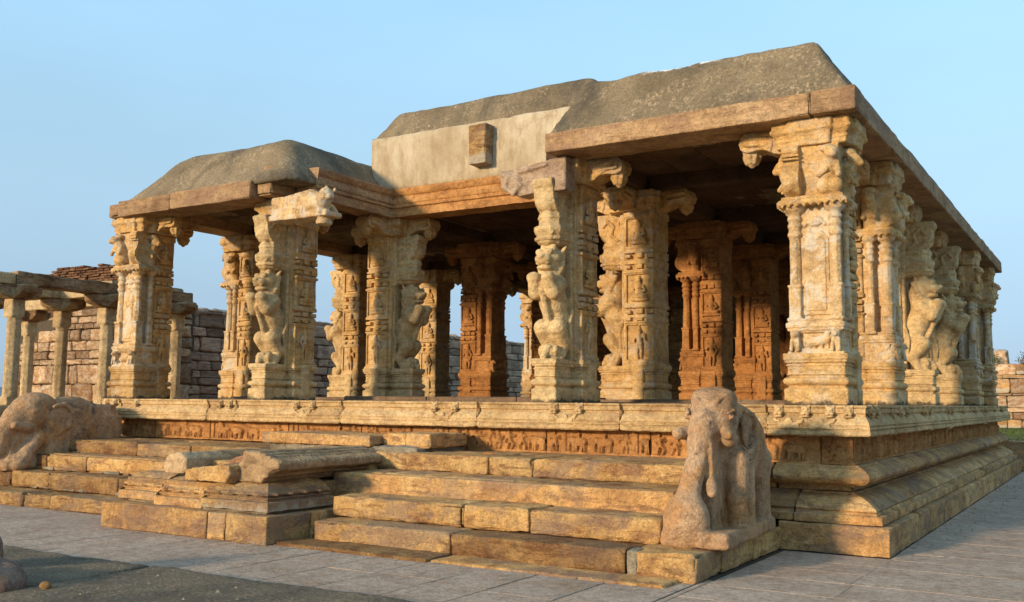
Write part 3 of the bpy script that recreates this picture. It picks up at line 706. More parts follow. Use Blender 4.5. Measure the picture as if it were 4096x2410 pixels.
def colonette_mesh(seed, h):
    v = Vox((-.45, -.5, .57), (.45, .06, 2.38), h)
    v.box((-.29, -.33, .58), (.29, .03, .90), .01)
    v.prof(0, -.17, .295, .20, steps([(.58, .63, .03), (.63, .66, .01)]))
    v.prof(0, -.17, .295, .20, steps([(.84, .87, .0), (.87, .90, .03), (.90, .96, .045), (.96, .985, .015), (.985, 1.01, .03)]))
    for sx in (-1, 1): little_lion(v, sx*.235, -.36, .655, .85)
    v.cap((-.1, -.345, .72), (.1, -.345, .76), .055, .06, .02); v.ell((.13, -.36, .79), (.05, .04, .05), .02)
    for q_ in (-.1, -.03, .05, .12): v.cap((q_, -.345, .72), (q_+.01, -.345, .65), .02, .018, .01)
    v.box((-.19, -.30, .95), (.19, .03, 2.36), .008); v.box((-.27, -.13, .95), (.27, .03, 2.36), .008)
    v.poly([(-.16, 1.05), (.16, 1.05), (.16, 1.95), (.07, 2.05), (0, 2.0), (-.07, 2.05), (-.16, 1.95)], 'y', -.325, -.28)
    v.poly([(-.125, 1.10), (.125, 1.10), (.125, 1.92), (.05, 1.98), (0, 1.95), (-.05, 1.98), (-.125, 1.92)], 'y', -.345, -.30)
    v.ell((0, -.315, 2.16), (.09, .03, .06), .015); v.cap((-.12, -.31, 2.12), (-.05, -.31, 2.2), .02, .015, .01); v.cap((.12, -.31, 2.12), (.05, -.31, 2.2), .02, .015, .01)
    for x, y, r in ((-.235, -.31, .066), (.235, -.31, .066), (-.30, -.10, .045), (.30, -.10, .045)):
        v.prof(x, y, r*1.12, r*1.12, steps([(.98, 1.02, .018), (1.02, 1.38, .0), (1.38, 1.42, .01)]), ch=.012)
        v.prof(x, y, r, r, [(1.40, .0), (1.95, -.006), (1.99, -.004)], ch=r*.62)
        v.prof(x, y, r, r, [(1.98, .0), (2.0, .016), (2.03, .016), (2.05, .002), (2.09, .002), (2.10, .014), (2.13, .016), (2.15, .002), (2.17, .0), (2.19, .018), (2.22, .018), (2.235, .0), (2.26, .005), (2.30, .05), (2.36, .075)], lathe=True)
    return v.mesh('colonette_panel', ((3, .005), (10, .003), (34, .002)), seed)
def capital_mesh(seed, h, mir):
    v = Vox((-.62, -.68, 2.28), (.62, .1, 3.09), h)
    def scal(X, Y, Z):
        ax, ay = np.abs(X)-.405, np.abs(Y+.18)-.275
        lob = .035*(np.cos((np.abs(X)-.235)*math.pi/.30)**2)+0*Y
        d = np.maximum(ax, ay-lob); ph = np.where(ay-lob > ax, X, Y)
        edge = 2.315+.045*np.abs(np.sin(ph*math.pi/.085))+.35*np.clip(-d-.05, 0, .2)
        return np.maximum(d, np.maximum((edge-Z)*.7, Z-2.40))
    v.put(scal, (-.46, -.53, 2.29), (.46, .12, 2.41))
    v.prof(0, -.18, .33, .22, steps([(2.36, 2.40, .0), (2.40, 2.425, .055), (2.425, 2.465, .03)]))
    v.prof(0, -.17, .27, .19, [(2.45, -.03), (2.55, -.02), (2.8, .02), (3.07, .05)])
    # scroll bracket
    m = mir
    sc = [(-.2, 2.46), (-.37, 2.47), (-.45, 2.52), (-.50, 2.60), (-.505, 2.68), (-.47, 2.76), (-.44, 2.84), (-.445, 2.92), (-.49, 2.97), (-.50, 3.02), (-.45, 3.07), (-.2, 3.07)]
    a, b = sorted((m*-.33, m*-.13)); v.poly(sc, 'x', a, b); v.ell((m*-.23, -.44, 2.62), (.075, .09, .10), .03)
    for z in (2.9, 2.94, 2.99): v.cap((m*-.33, -.49, z), (m*-.13, -.49, z), .014, .014, .006)
    # seated lion on the other corner
    v.cap((m*.16, -.38, 2.55), (m*.22, -.44, 2.84), .10, .095, .03); v.ell((m*.15, -.42, 2.55), (.085, .08, .1), .03); v.ell((m*.27, -.40, 2.56), (.085, .08, .11), .03)
    v.ell((m*.26, -.50, 2.92), (.085, .09, .085), .02); v.ell((m*.29, -.57, 2.89), (.045, .04, .04), .015); v.ell((m*.22, -.53, 2.95), (.02, .02, .02), .008)
    v.cap((m*.14, -.44, 2.82), (m*.11, -.5, 2.68), .04, .035, .02); v.cap((m*.11, -.5, 2.68), (m*.2, -.53, 2.72), .035, .03, .015)
    v.cap((m*.3, -.46, 2.8), (m*.33, -.5, 2.66), .04, .035, .02); v.ell((m*.2, -.44, 2.99), (.09, .08, .05), .02)
    # side creature looking outward
    for sx in (-1, 1):
        v.cap((sx*.28, -.12, 2.50), (sx*.36, -.12, 2.78), .09, .10, .04); v.ell((sx*.43, -.13, 2.88), (.09, .085, .085), .02); v.ell((sx*.50, -.13, 2.85), (.045, .045, .045), .015)
        v.ell((sx*.37, -.13, 2.98), (.09, .1, .06), .03); v.cap((sx*.36, -.06, 2.7), (sx*.44, -.05, 2.6), .035, .03, .015); v.cap((sx*.36, -.19, 2.7), (sx*.44, -.2, 2.6), .035, .03, .015)
    return v.mesh('capital', ((3, .005), (11, .003), (34, .002)), seed)
def corbel_mesh(seed, h, y0, y1, hx=.40):
    v = Vox((-.6, y0-.12, 3.04), (.6, y1+.12, 3.39), h)
    cy, hy = (y0+y1)/2, (y1-y0)/2
    v.prof(0, cy, hx, hy, [(3.055, -.03), (3.12, -.03), (3.125, -.015), (3.15, -.015), (3.155, -.03), (3.19, -.015), (3.23, .03), (3.26, .035), (3.275, .03), (3.28, .02), (3.372, .01)], ch=.02)
    v.prof(0, cy, hx*.55, hy+.03, [(3.055, -.01), (3.15, .0), (3.2, .01), (3.23, .035), (3.372, .02)], ch=.02)
    v.prof(0, cy, hx+.03, hy*.5, [(3.055, -.01), (3.15, .0), (3.2, .01), (3.23, .035), (3.372, .02)], ch=.02)
    return v.mesh('corbel', ((3, .006), (11, .005), (30, .003)), seed)
def arm_mesh(seed, h):
    """bracket arm along +X with a hanging lotus bud at its end"""
    v = Vox((.2, -.24, 2.9), (1.02, .24, 3.39), h)
    v.poly([(.25, 3.06), (.52, 3.08), (.60, 3.13), (.70, 3.15), (.86, 3.13), (.94, 3.17), (.96, 3.25), (.93, 3.33), (.88, 3.372), (.25, 3.372)], 'y', -.16, .16)
    v.poly([(.55, 3.10), (.72, 3.19), (.82, 3.2), (.9, 3.26), (.86, 3.34), (.5, 3.34)], 'y', -.185, .185, .02)
    v.cap((.84, 0, 3.16), (.84, 0, 3.08), .12, .10, .02); v.cap((.84, 0, 3.05), (.84, 0, 3.0), .065, .04, .015)
    for a_ in range(8): v.cap((.84+.10*math.cos(a_*.785), .10*math.sin(a_*.785), 3.10), (.84+.07*math.cos(a_*.785), .07*math.sin(a_*.785), 3.02), .03, .02, .008)
    for z in (3.2, 3.28):
        v.cap((.60, -.185, z), (.88, -.185, z+.02), .02, .02, .01); v.cap((.60, .185, z), (.88, .185, z+.02), .02, .02, .01)
    return v.mesh('bracket_arm', ((4, .006), (11, .005), (30, .003)), seed)
def yali_mesh(seed, h, var=0):
    v = Vox((-.30, -.86, .48), (.30, .02, 2.20), h)
    v.box((-.20, -.20, .48), (.20, .0, 2.2), .01)
    # hind feet, haunches, body rising in an S, chest thrust forward
    for sx in (-1, 1):
        v.cap((sx*.11, -.50, .55), (sx*.11, -.38, .58), .06, .06, .02)
        v.chain([(sx*.12, -.38, .60, .065), (sx*.13, -.28, .80, .085), (sx*.12, -.44, 1.02, .125)], .02)
        # front legs lifted, paws at the breast
        v.chain([(sx*.13, -.44, 1.62, .12), (sx*.14, -.60, 1.50, .10), (sx*.12, -.68, 1.63, .085)], .03)
        v.ell((sx*.115, -.70, 1.69), (.10, .10, .085), .02)
        for q_ in (-.03, .0, .03): v.cap((sx*.12+q_, -.73, 1.70), (sx*.12+q_, -.745, 1.66), .02, .018, .008)
    v.chain([(0, -.30, .95, .16), (0, -.27, 1.15, .165), (0, -.36, 1.38, .185), (0, -.48, 1.62, .195)], .04)
    v.chain([(0, -.42, 1.68, .16), (0, -.40, 1.86, .17)], .05)
    # ribs of the breast
    for z in np.arange(1.30, 1.62, .055): v.cap((-.09, -.47-(z-1.3)*.42, z), (.09, -.47-(z-1.3)*.42, z), .026, .026, .02)
    # head: brow, muzzle, jaws, mane, ears, crest
    v.ell((0, -.46, 1.97), (.18, .19, .16), .03); v.ell((0, -.63, 1.95), (.125, .11, .075), .015); v.ell((0, -.59, 1.835), (.115, .10, .045), .012)
    v.ell((0, -.735, 1.975), (.055, .035, .035), .012)
    for sx in (-1, 1):
        v.ell((sx*.085, -.61, 2.05), (.048, .045, .045), .008); v.cap((sx*.05, -.61, 2.06), (sx*.12, -.55, 2.08), .025, .02, .01)
        v.cap((sx*.14, -.38, 2.06), (sx*.20, -.36, 2.14), .04, .015, .02); v.ell((sx*.07, -.655, 1.90), (.035, .03, .03), .01)
        for a_ in range(6): v.ell((sx*(.15+.012*math.sin(a_)), -.42+.02*a_-.02, 1.78+a_*.052), (.045, .05, .034), .012)
        v.chain([(sx*.15, -.20, .75, .03), (sx*.20, -.22, .9, .028), (sx*.19, -.24, 1.1, .026), (sx*.21, -.20, 1.25, .03), (sx*.18, -.16, 1.35, .02)], .012)
    v.cap((0, -.40, 2.08), (0, -.46, 2.19), .10, .09, .03); v.cap((-.07, -.5, 2.09), (-.07, -.48, 2.18), .05, .045, .02); v.cap((.07, -.5, 2.09), (.07, -.48, 2.18), .05, .045, .02)
    # trunk of the small elephant held in the jaws
    v.ell((0, -.50, 1.60), (.20, .17, .16), .04); v.chain([(0, -.68, 1.52, .04), (0, -.62, 1.40, .042), (0, -.52, 1.18, .042), (0, -.46, .98, .045)], .02)
    v.ell((0, -.44, .68), (.15, .13, .13), .03); v.chain([(0, -.53, .72, .07), (0, -.60, .64, .045), (0, -.60, .56, .035)], .02)
    for sx in (-1, 1): v.ell((sx*.12, -.47, .70), (.035, .07, .08), .012); v.ell((sx*.055, -.55, .76), (.02, .02, .02), .006)
    v.box((-.17, -.60, .49), (.17, .0, .56), .02, .02)
    return v.mesh('yali_figure', ((4, .005), (12, .003), (34, .002)), seed)
def yali_cap_mesh(seed, h):
    v = Vox((-.36, -.86, 2.12), (.36, .06, 3.09), h)
    v.box((-.22, -.22, 2.13), (.22, .02, 3.07), .01)
    v.prof(0, -.36, .13, .20, [(2.15, -.01), (2.18, .035), (2.22, .05), (2.225, .07), (2.27, .075), (2.275, .05), (2.30, .06), (2.36, .085), (2.41, .085), (2.415, .06), (2.44, .05), (2.445, .035), (2.52, .03), (2.53, .045), (2.60, .03), (2.62, .01)], ch=.10)
    for sx in (-1, 0, 1): v.ell((sx*.11, -.60, 2.33), (.035, .03, .045), .01)
    v.ell((0, -.57, 2.52), (.07, .03, .06), .015)
    v.poly([(-.05, 2.56), (-.40, 2.57), (-.54, 2.64), (-.62, 2.74), (-.645, 2.84), (-.65, 2.93), (-.69, 2.99), (-.70, 3.04), (-.66, 3.07), (-.05, 3.07)], 'x', -.155, .155)
    v.ell((0, -.55, 2.76), (.15, .10, .13), .04)
    for sx in (-1, 1):
        v.chain([(sx*.16, -.28, 2.62, .025), (sx*.165, -.40, 2.72, .028), (sx*.165, -.36, 2.86, .028), (sx*.165, -.47, 2.95, .026), (sx*.16, -.55, 2.86, .022)], .01)
        v.chain([(sx*.16, -.2, 2.75, .02), (sx*.165, -.28, 2.9, .024), (sx*.16, -.22, 3.0, .02)], .01)
    return v.mesh('yali_capital', ((4, .006), (12, .005), (32, .003)), seed)

HV = .012
KIT = {}
for k_, sd_ in (('c1', 1), ('c2', 4)):
    KIT[k_] = [('base', base_mesh(sd_, (.335, -.40, -.035), (.31, -.01, .39), HV), 'temple'), ('shaft', shaft_mesh(sd_, .20, .19, HV), 'temple'),
               ('colonette_panel', colonette_mesh(sd_, HV), 'temple_lime'), ('capital', capital_mesh(sd_, HV, 1 if k_ == 'c1' else -1), 'temple'), ('corbel', corbel_mesh(sd_, HV, -.44, .42, .44), 'temple')]
for k_, sd_ in (('y1', 7), ('y2', 11)):
    KIT[k_] = [('base', base_mesh(sd_, (.165, -.60, -.12), (.31, -.09, .39), HV), 'temple_pale'), ('shaft', shaft_mesh(sd_, .15, .24, HV), 'temple'),
               ('yali_figure', yali_mesh(sd_, HV), 'temple_pale'), ('yali_capital', yali_cap_mesh(sd_, HV), 'temple_pale'), ('corbel', corbel_mesh(sd_, HV, -.40, .42, .38), 'temple')]
ARM = arm_mesh(3, HV)
def kitpart(nm, me, matn, parent, rz=0):
    if not me.materials: me.materials.append(M[matn])
    o = link(nm, me, None, parent, (0, 0, 0), rz)
    if me.materials[0] != M[matn]:
        o.material_slots[0].link = 'OBJECT'; o.material_slots[0].material = M[matn]
    return o
def pillar(x, y, kind, face, arms, label, mat=None):
    rz = {'-y': 0, '+x': R(90), '-x': R(-90)}[face]
    p = empty('pillar', (x+7, y-8, FLOOR), rz, T); p['label'] = label
    for nm, me, mt in KIT[kind]: kitpart(nm, me, mat or mt, p)
    for a in arms:
        ang = {'+x': 0, '+y': 90, '-x': 180, '-y': -90}[a]
        kitpart('bracket_arm', ARM, mat or 'temple', p, R(ang)-rz)
    return p
NR = ['', 'front', 'second', 'third', 'fourth', 'fifth', 'last']
RY = {2: 3.45, 3: 6.55, 4: 9.55, 5: 12.55, 6: 15.5}
pillar(-13.36, .906, 'c2', '-y', ['+x', '+y'], 'carved corner pillar with colonettes at the left end of the front')
pillar(-9.9, 1.12, 'y1', '-y', ['+y'], 'pillar with a rearing stone lion at the right of the left bay')
pillar(-4.48, 1.12, 'y2', '-y', ['+x', '+y'], 'pale pillar with a rearing stone lion left of the wide right bay')
pillar(-.85, .906, 'c1', '-y', ['-x', '+y'], 'big pale corner pillar nearest the right elephant, whitewashed panel in front')
for r_, kd in ((2, 'c2'), (3, 'y1'), (4, 'y2'), (5, 'c1'), (6, 'c2')):
    pillar(-13.29 if kd[0] == 'c' else -13.08, RY[r_], kd, '-x', ['+x', '+y'], 'pillar of the left outer row, %s from the front' % NR[r_])
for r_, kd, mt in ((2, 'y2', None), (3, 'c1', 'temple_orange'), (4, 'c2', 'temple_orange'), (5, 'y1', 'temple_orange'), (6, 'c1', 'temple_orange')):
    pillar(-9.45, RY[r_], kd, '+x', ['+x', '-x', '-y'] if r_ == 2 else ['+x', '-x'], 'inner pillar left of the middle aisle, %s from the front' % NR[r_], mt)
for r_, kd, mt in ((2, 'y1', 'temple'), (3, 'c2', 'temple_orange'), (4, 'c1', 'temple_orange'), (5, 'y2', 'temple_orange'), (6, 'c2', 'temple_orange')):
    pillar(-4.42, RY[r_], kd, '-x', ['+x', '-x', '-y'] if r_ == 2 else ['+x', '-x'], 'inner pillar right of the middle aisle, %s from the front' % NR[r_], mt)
for r_, kd in ((2, 'c1'), (3, 'y2'), (4, 'y1'), (5, 'c2'), (6, 'c1')):
    pillar(-.86 if kd[0] == 'c' else -1.07, RY[r_], kd, '+x', ['+y', '-y', '-x'], 'pillar of the right outer row, %s from the corner' % NR[r_])

# ---- beams, ceiling and roofs
def tbl(name, lo, hi, mat, r=.015, seg=.12, amp=.008, chip=.03, par=None): return block(name, (lo[0]+7, lo[1]-8, lo[2]), (hi[0]+7, hi[1]-8, hi[2]), mat, par or T, r, seg, amp, chip)
tbl('front_beam', (-4.36, .285, SLABB), (-.80, .95, SLABT), M['beam'], chip=.04)
tbl('corner_beam', (-.785, .28, SLABB+.005), (-.285, .95, SLABT+.012), M['beam'])
yj = [.955, 3.3, 6.4, 9.5, 12.4, 16.6]
for a, b in zip(yj[:-1], yj[1:]): tbl('side_beam', (-.92, a+.006, SLABB), (-.288, b-.006, SLABT), M['beam'])
tbl('front_beam', (-13.42, .29, SLABB-.045), (-12.0, .9, SLABT-.02), M['beam']); tbl('front_beam', (-11.995, .285, SLABB-.04), (-9.98, .9, SLABT), M['beam'])
tbl('beam_end', (-13.75, .33, SLABB-.03), (-13.43, .8, SLABT-.04), M['beam'], r=.04, chip=.08)
tbl('side_beam', (-13.62, .92, SLABB), (-13.0, 8.0, SLABT), M['beam'], seg=.3); tbl('side_beam', (-13.62, 8.01, SLABB), (-13.0, 16.5, SLABT), M['beam'], seg=.3)
for xb in (-9.48, -4.42):
    for a, b in zip([3.5, 6.55, 9.55, 12.55], [6.545, 9.545, 12.545, 16.4]): tbl('inner_beam', (xb-.28, a, SLABB), (xb+.28, b, SLABT), M['hall_shade'], seg=.4)
tbl('inner_beam', (-4.75, 1.0, SLABB), (-4.15, 3.49, SLABT-.01), M['hall_shade'], seg=.2)
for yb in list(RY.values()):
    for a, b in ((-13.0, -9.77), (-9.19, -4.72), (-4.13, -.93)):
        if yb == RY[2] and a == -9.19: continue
        tbl('cross_beam', (a, yb-.26, SLABB), (b, yb+.26, SLABT-.005), M['hall_shade'], seg=.4)
# ceiling planks
cl = empty('ceiling', (7, -8, 0), parent=T)
def plank(a, b, y0, y1): block('ceiling_plank', (a, y0, SLABT-.03), (b, y1, SLABT+.10), M['hall_shade'], cl, r=.01, seg=.8, amp=.006, chip=.01)
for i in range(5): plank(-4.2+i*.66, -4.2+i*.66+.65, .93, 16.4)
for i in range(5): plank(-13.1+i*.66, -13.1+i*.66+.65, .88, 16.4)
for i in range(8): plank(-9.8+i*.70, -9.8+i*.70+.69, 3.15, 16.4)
# moulded lintels around the recessed middle bay
Pl = [(.0, 4.955), (.0, 5.10), (.012, 5.11), (-.025, 5.125), (-.03, 5.15), (-.005, 5.165), (-.005, 5.185), (-.035, 5.20), (-.04, 5.25), (-.02, 5.29), (.0, 5.32), (.0, 5.335), (-.02, 5.345), (-.05, 5.39), (-.07, 5.43), (-.07, 5.46), (0.0, 5.47)]
def lintel(name, side, base, a, b, mat, flip=1):
    _seed[0] += 1; P = []
    for (o1, z1), (o2, z2) in zip(Pl[:-1], Pl[1:]):
        n_ = max(1, int(math.hypot(o2-o1, z2-z1)/.02))
        for i in range(n_): P.append((o1+(o2-o1)*i/n_, z1+(z2-z1)*i/n_))
    P = np.array([(.45, 4.955)]+P+[Pl[-1], (.45, 5.47)]); m = len(P); nl = int(abs(b-a)/.04)
    V = []
    for j in range(nl+1):
        t = a+(b-a)*j/nl; o = P[:, 0].copy(); z = P[:, 1].copy()
        sc_ = (z > 5.195) & (z < 5.30); o = np.where(sc_, o+.022*abs(math.sin(t*math.pi/.13)), o)    # scalloped band
        V.append(np.stack([np.full(m, t), base+o, z], 1) if side == 'x' else np.stack([base-o, np.full(m, t), z], 1))
    v = np.concatenate(V); i = np.arange((nl+1)*m).reshape(nl+1, m)
    q = np.stack([i[:-1, :-1], i[1:, :-1], i[1:, 1:], i[:-1, 1:]], -1).reshape(-1, 4)
    q = np.concatenate([q, np.stack([i[:-1, -1], i[1:, -1], i[1:, 0], i[:-1, 0]], -1)])
    caps = [[i[0][k], i[0][k+1], i[0][m-2-k], i[0][m-1-k]] for k in range(m//2-1)]+[[i[-1][k], i[-1][k+1], i[-1][m-2-k], i[-1][m-1-k]][::-1] for k in range(m//2-1)]
    q = np.concatenate([q, np.array(caps)])
    if side == 'y': q = q[:, ::-1]
    v = displace(v, q, ((3, .008), (10, .006), (28, .003)), _seed[0] % 19)
    c0 = v.mean(0); return link(name, mesh_of(name, v-c0, q, True, 32), mat, T, tuple(c0+np.array([7, -8, 0])))
lintel('moulded_lintel', 'x', 3.0, -9.21, -5.9, M['frieze']); lintel('moulded_lintel', 'x', 3.005, -5.89, -4.5, M['frieze'])
lintel('moulded_lintel', 'y', -9.15, .95, 3.06, M['beam'])
# broken bits of the returning lintel bedded in the corner of the left bay
tbl('broken_lintel_end', (-9.96, .40, 4.96), (-9.62, 1.2, 5.20), M['beam'], r=.03, chip=.1, seg=.06); tbl('broken_lintel_end', (-9.90, .46, 5.21), (-9.60, 1.2, 5.32), M['frieze'], r=.03, chip=.08, seg=.06)
tbl('broken_lintel_end', (-9.93, .50, 5.325), (-9.68, 1.2, 5.50), M['beam'], r=.05, chip=.12, seg=.05)
# left bay lion bracket
vx = Vox((-.75, -.35, -.32), (.75, .35, .32), .016)
vx.box((-.6, -.2, -.14), (.35, .2, .2), .04); vx.box((-.65, -.2, -.2), (.62, .2, -.10), .03)
vx.cap((-.1, -.12, .1), (.25, -.14, .16), .12, .1, .05); vx.cap((.25, -.1, .05), (.45, -.12, .02), .17, .16, .05); vx.ell((.55, -.12, .14), (.12, .13, .12), .03); vx.ell((.64, -.14, .10), (.06, .07, .05), .02)
for s_ in (-1, 1): vx.cap((.40, s_*.17, .0), (.50, s_*.2, -.12), .05, .045, .02); vx.ell((.57, s_*.1-.05, .25), (.03, .03, .04), .01)
for a_ in range(4): vx.cap((.0+a_*.06, -.22, .18), (-.08+a_*.06, -.2, -.1), .03, .025, .015)
vx.ell((.45, -.05, -.28), (.12, .14, .10), .03)
link('lion_bracket', vx.mesh('lion_bracket', ((4, .008), (12, .006), (30, .003)), 5), M['temple_lime'], T, (-9.02+7, .60-8, 4.70))
# elephant-head relief bracket left of the pale lion pillar
vx = Vox((-.75, -.2, -.3), (.5, .2, .3), .016)
vx.poly([(.4, -.22), (-.1, -.22), (-.35, -.24), (-.62, -.12), (-.68, .08), (-.6, .14), (-.1, .2), (.4, .26)], 'y', -.12, .16)
vx.chain([(-.62, -.1, .1, .045), (-.5, -.13, .04, .045), (-.58, -.13, -.08, .04), (-.45, -.13, -.18, .035)], .02); vx.ell((-.4, -.12, -.02), (.1, .05, .1), .03); vx.chain([(-.35, -.12, .1, .035), (-.15, -.13, .13, .04), (.1, -.13, .16, .03)], .02)
vx.chain([(-.3, -.12, -.08, .03), (-.42, -.14, -.2, .035), (-.36, -.14, -.1, .03)], .015)
link('relief_bracket', vx.mesh('relief_bracket', ((4, .008), (12, .006), (30, .003)), 8), M['pink'], T, (-4.55+7, .62-8, 4.69))

def hip_roof(name, x0, x1, y0, y1, z0, z1, rl, rr_, rf, rb, k, h, seed, mat, crown=0.0, amps=((.7, .03), (2.2, .02), (7, .01))):
    v = Vox((x0-.1, y0-.1, z0-.06), (x1+.1, y1+.1, z1+.15), h)
    H_ = z1-z0
    def fn(X, Y, Z):
        ds = []
        for rn, e in ((rl, x0-X), (rr_, X-x1), (rf, y0-Y), (rb, Y-y1)):
            L_ = math.hypot(H_, rn); ds.append((e+(Z-z0)*rn/H_)*H_/L_)
        cr = crown*np.clip(np.sin((Y-y0)/(y1-y0)*math.pi), 0, 1)
        ds.append(Z-z1-cr+0*X)
        def smax(a, b): hh = np.maximum(k-np.abs(a-b), 0)/k; return np.maximum(a, b)+hh*hh*k*.25
        d = ds[0]
        for e in ds[1:]: d = smax(d, e)
        return np.maximum(d, z0-Z)
    v.put(fn, (x0, y0, z0), (x1, y1, z1+.1))
    return link(name, v.mesh(name, amps, seed), mat, T, (7, -8, 0))
hip_roof('right_roof', -4.40, -.31, .31, 16.55, SLABT-.02, 6.06, .33, .55, .55, .6, .06, .065, 3, M['concrete'])
hip_roof('left_roof', -13.46, -9.12, .33, 16.3, SLABT-.04, 6.12, 1.0, .72, .66, .6, .22, .065, 6, M['concrete'])
hip_roof('middle_roof', -9.73, -4.72, 2.99, 16.4, 6.48, 7.06, .40, .5, .36, .4, .06, .065, 9, M['concrete'])
tbl('plaster_parapet', (-9.71, 2.97, 5.45), (-4.3, 4.0, 6.51), M['plaster'], r=.09, seg=.08, amp=.014, chip=.02)
tbl('projecting_stone', (-7.29, 2.72, 5.66), (-6.93, 3.05, 6.37), M['step'], r=.02, seg=.04, amp=.016, chip=.08)
tbl('socket_stone', (-4.55, 2.6, 5.52), (-4.35, 3.1, 5.78), M['brick'], r=.03)
# rear sanctum wall with its doorway
bw = empty('rear_wall', (7, -8, 0), parent=T); rw = random.Random(3); z = FLOOR
while z < 4.9:
    h_ = rw.uniform(.34, .52); h_ = min(h_, 4.95-z); x = -9.75
    while x < -1.45:
        w_ = min(rw.uniform(.6, 1.3), -1.4-x)
        if not (x+w_ > -6.75 and x < -5.6 and z < 3.7): block('wall_stone', (x+.006, 16.72, z+.005), (x+w_-.006, 17.3+rw.uniform(0, .03), z+h_-.005), M['base'], bw, r=.02, seg=.5, amp=.008, chip=.02)
        x += w_
    z += h_
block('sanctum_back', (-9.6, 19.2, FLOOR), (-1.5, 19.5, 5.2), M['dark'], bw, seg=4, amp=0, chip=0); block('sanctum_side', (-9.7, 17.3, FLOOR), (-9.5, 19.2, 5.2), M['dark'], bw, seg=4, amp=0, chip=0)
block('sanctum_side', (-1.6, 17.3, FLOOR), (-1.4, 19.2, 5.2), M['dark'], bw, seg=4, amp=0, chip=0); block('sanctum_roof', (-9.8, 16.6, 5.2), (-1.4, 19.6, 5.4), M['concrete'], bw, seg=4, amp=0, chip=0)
block('sanctum_floor', (-9.7, 16.02, .0), (-1.4, 19.5, FLOOR-.01), M['base'], bw, seg=4, amp=0, chip=0)

# ================================================================== stairs
def stair(name, label, steps_, zend):
    e = empty(name, (0, 0, 0)); tag(e, label, 'stairs')
    for k, (y0, y1, z0, z1, xs, gaps) in enumerate(steps_):
        for a, b in zip(xs[:-1], xs[1:]):
            dy = random.Random(int(a*100)).uniform(-.02, .02); dz = random.Random(int(b*77)).uniform(-.012, .006)
            block('step_block', (a+.006, y0+dy, z0), (b-.006, y1, z1+dz), M['step'], e, r=.028, seg=.055, amp=.014, chip=.075)
    return e
SR = stair('right_staircase', 'wide flight of worn ochre stone steps beside the standing elephant', [
    (-2.55, -1.9, 0, .247, [-5.74, -3.82, -1.80, -1.14], 0), (-2.14, -1.3, .245, .489, [-5.82, -3.95, -3.12, -1.66], 0),
    (-1.49, -.7, .487, .710, [-6.06, -5.60, -3.71, -1.72], 0), (-.90, -.1, .708, .933, [-6.25, -5.71, -4.44, -3.82, -1.72], 0)], .93)
for a, b, y0, y1 in ((-1.80, -1.135, -1.89, -.98), (-1.80, -1.135, -.97, .0)): block('pedestal_stone', (a, y0, 0), (b, y1, .245), M['step'], SR, r=.02, seg=.07, amp=.01, chip=.03)
for a, b in ((-6.2, -4.6), (-4.595, -3.2), (-3.195, -1.7)): block('landing_slab', (a, -.12, .78), (b, .46, .922), M['step'], SR, r=.015, seg=.15, amp=.006)
for a, b in ((-5.9, -3.8), (-3.8, -1.3)): block('footing_slab', (a+.004, -3.0+(.06 if a > -4 else 0), -.08), (b-.004, -2.5, .035 if a < -4 else .02), M['step'], SR, r=.02, seg=.1, amp=.01, chip=.05)
# hidden fill under the flights
block('step_core', (-6.3, -1.6, 0), (-1.75, .45, .70), M['base'], SR, seg=2, amp=0, chip=0)
for (xx, y_, z_, w_) in ((-1.77, -2.556, .01, .07),): block('mortar_patch', (xx-.06, y_, .0), (xx+.05, y_+.2, .238), M['mortar'], SR, r=.02, seg=.04, amp=.012)
SL = stair('left_staircase', 'weathered stone steps beside the reclining elephant', [
    (-2.35, -1.7, 0, .205, [-14.6, -12.95, -11.65, -10.99, -9.7, -8.5], 0), (-1.85, -1.3, .2, .452, [-14.6, -12.80, -11.84, -10.17, -8.5], 0),
    (-1.47, -.8, .45, .69, [-13.46, -12.47, -11.47, -9.57, -8.3], 0), (-.95, .0, .70, .91, [-13.42, -12.75, -10.95, -9.72, -8.25], 0)], .91)
block('step_core', (-13.3, -1.3, 0), (-8.2, .45, .70), M['base'], SL, seg=2, amp=0, chip=0)
for a, b in ((-13.3, -11.6), (-11.595, -9.9), (-9.895, -8.2)): block('landing_slab', (a, -.02, .78), (b, .46, .905), M['step'], SL, r=.015, seg=.15, amp=.006)
rm = random.Random(9)
for k in range(22):
    z_, y_ = ((.452, -1.43), (.205, -1.81), (.69, -.9))[k % 3]; xx = rm.uniform(-13.0, -9)
    block('mortar_patch', (xx, y_-.05, z_+.004), (xx+rm.uniform(.1, .35), y_+.06, z_+rm.uniform(.025, .05)), M['mortar'], SL, r=.012, seg=.04, amp=.012)

# middle block between the flights
CP = empty('carved_pedestal', (0, 0, 0)); tag(CP, 'broken moulded stone pedestal jutting out between the two flights of steps', 'pedestal')
for a, b in ((-8.78, -6.86), (-6.855, -6.55), (-6.545, -5.9)): block('pedestal_stone', (a+.004, -3.1, 0), (b-.004, -2.4, .31), M['base'] if b < -6 else M['step'], CP, r=.02, seg=.07, amp=.01, chip=.035)
block('pedestal_stone', (-6.7, -2.39, 0), (-5.9, -1.9, .308), M['base'], CP, r=.02, seg=.07, amp=.01)
block('pedestal_core', (-8.7, -2.8, .0), (-6.25, -.2, .60), M['base'], CP, seg=2, amp=0, chip=0)
block('mortar_bed', (-7.2, -2.93, .30), (-6.08, -1.9, .345), M['mortar'], CP, r=.01, seg=.06, amp=.012); block('mortar_bed', (-8.6, -2.85, .30), (-7.3, -2.2, .335), M['mortar'], CP, r=.01, seg=.06, amp=.012)
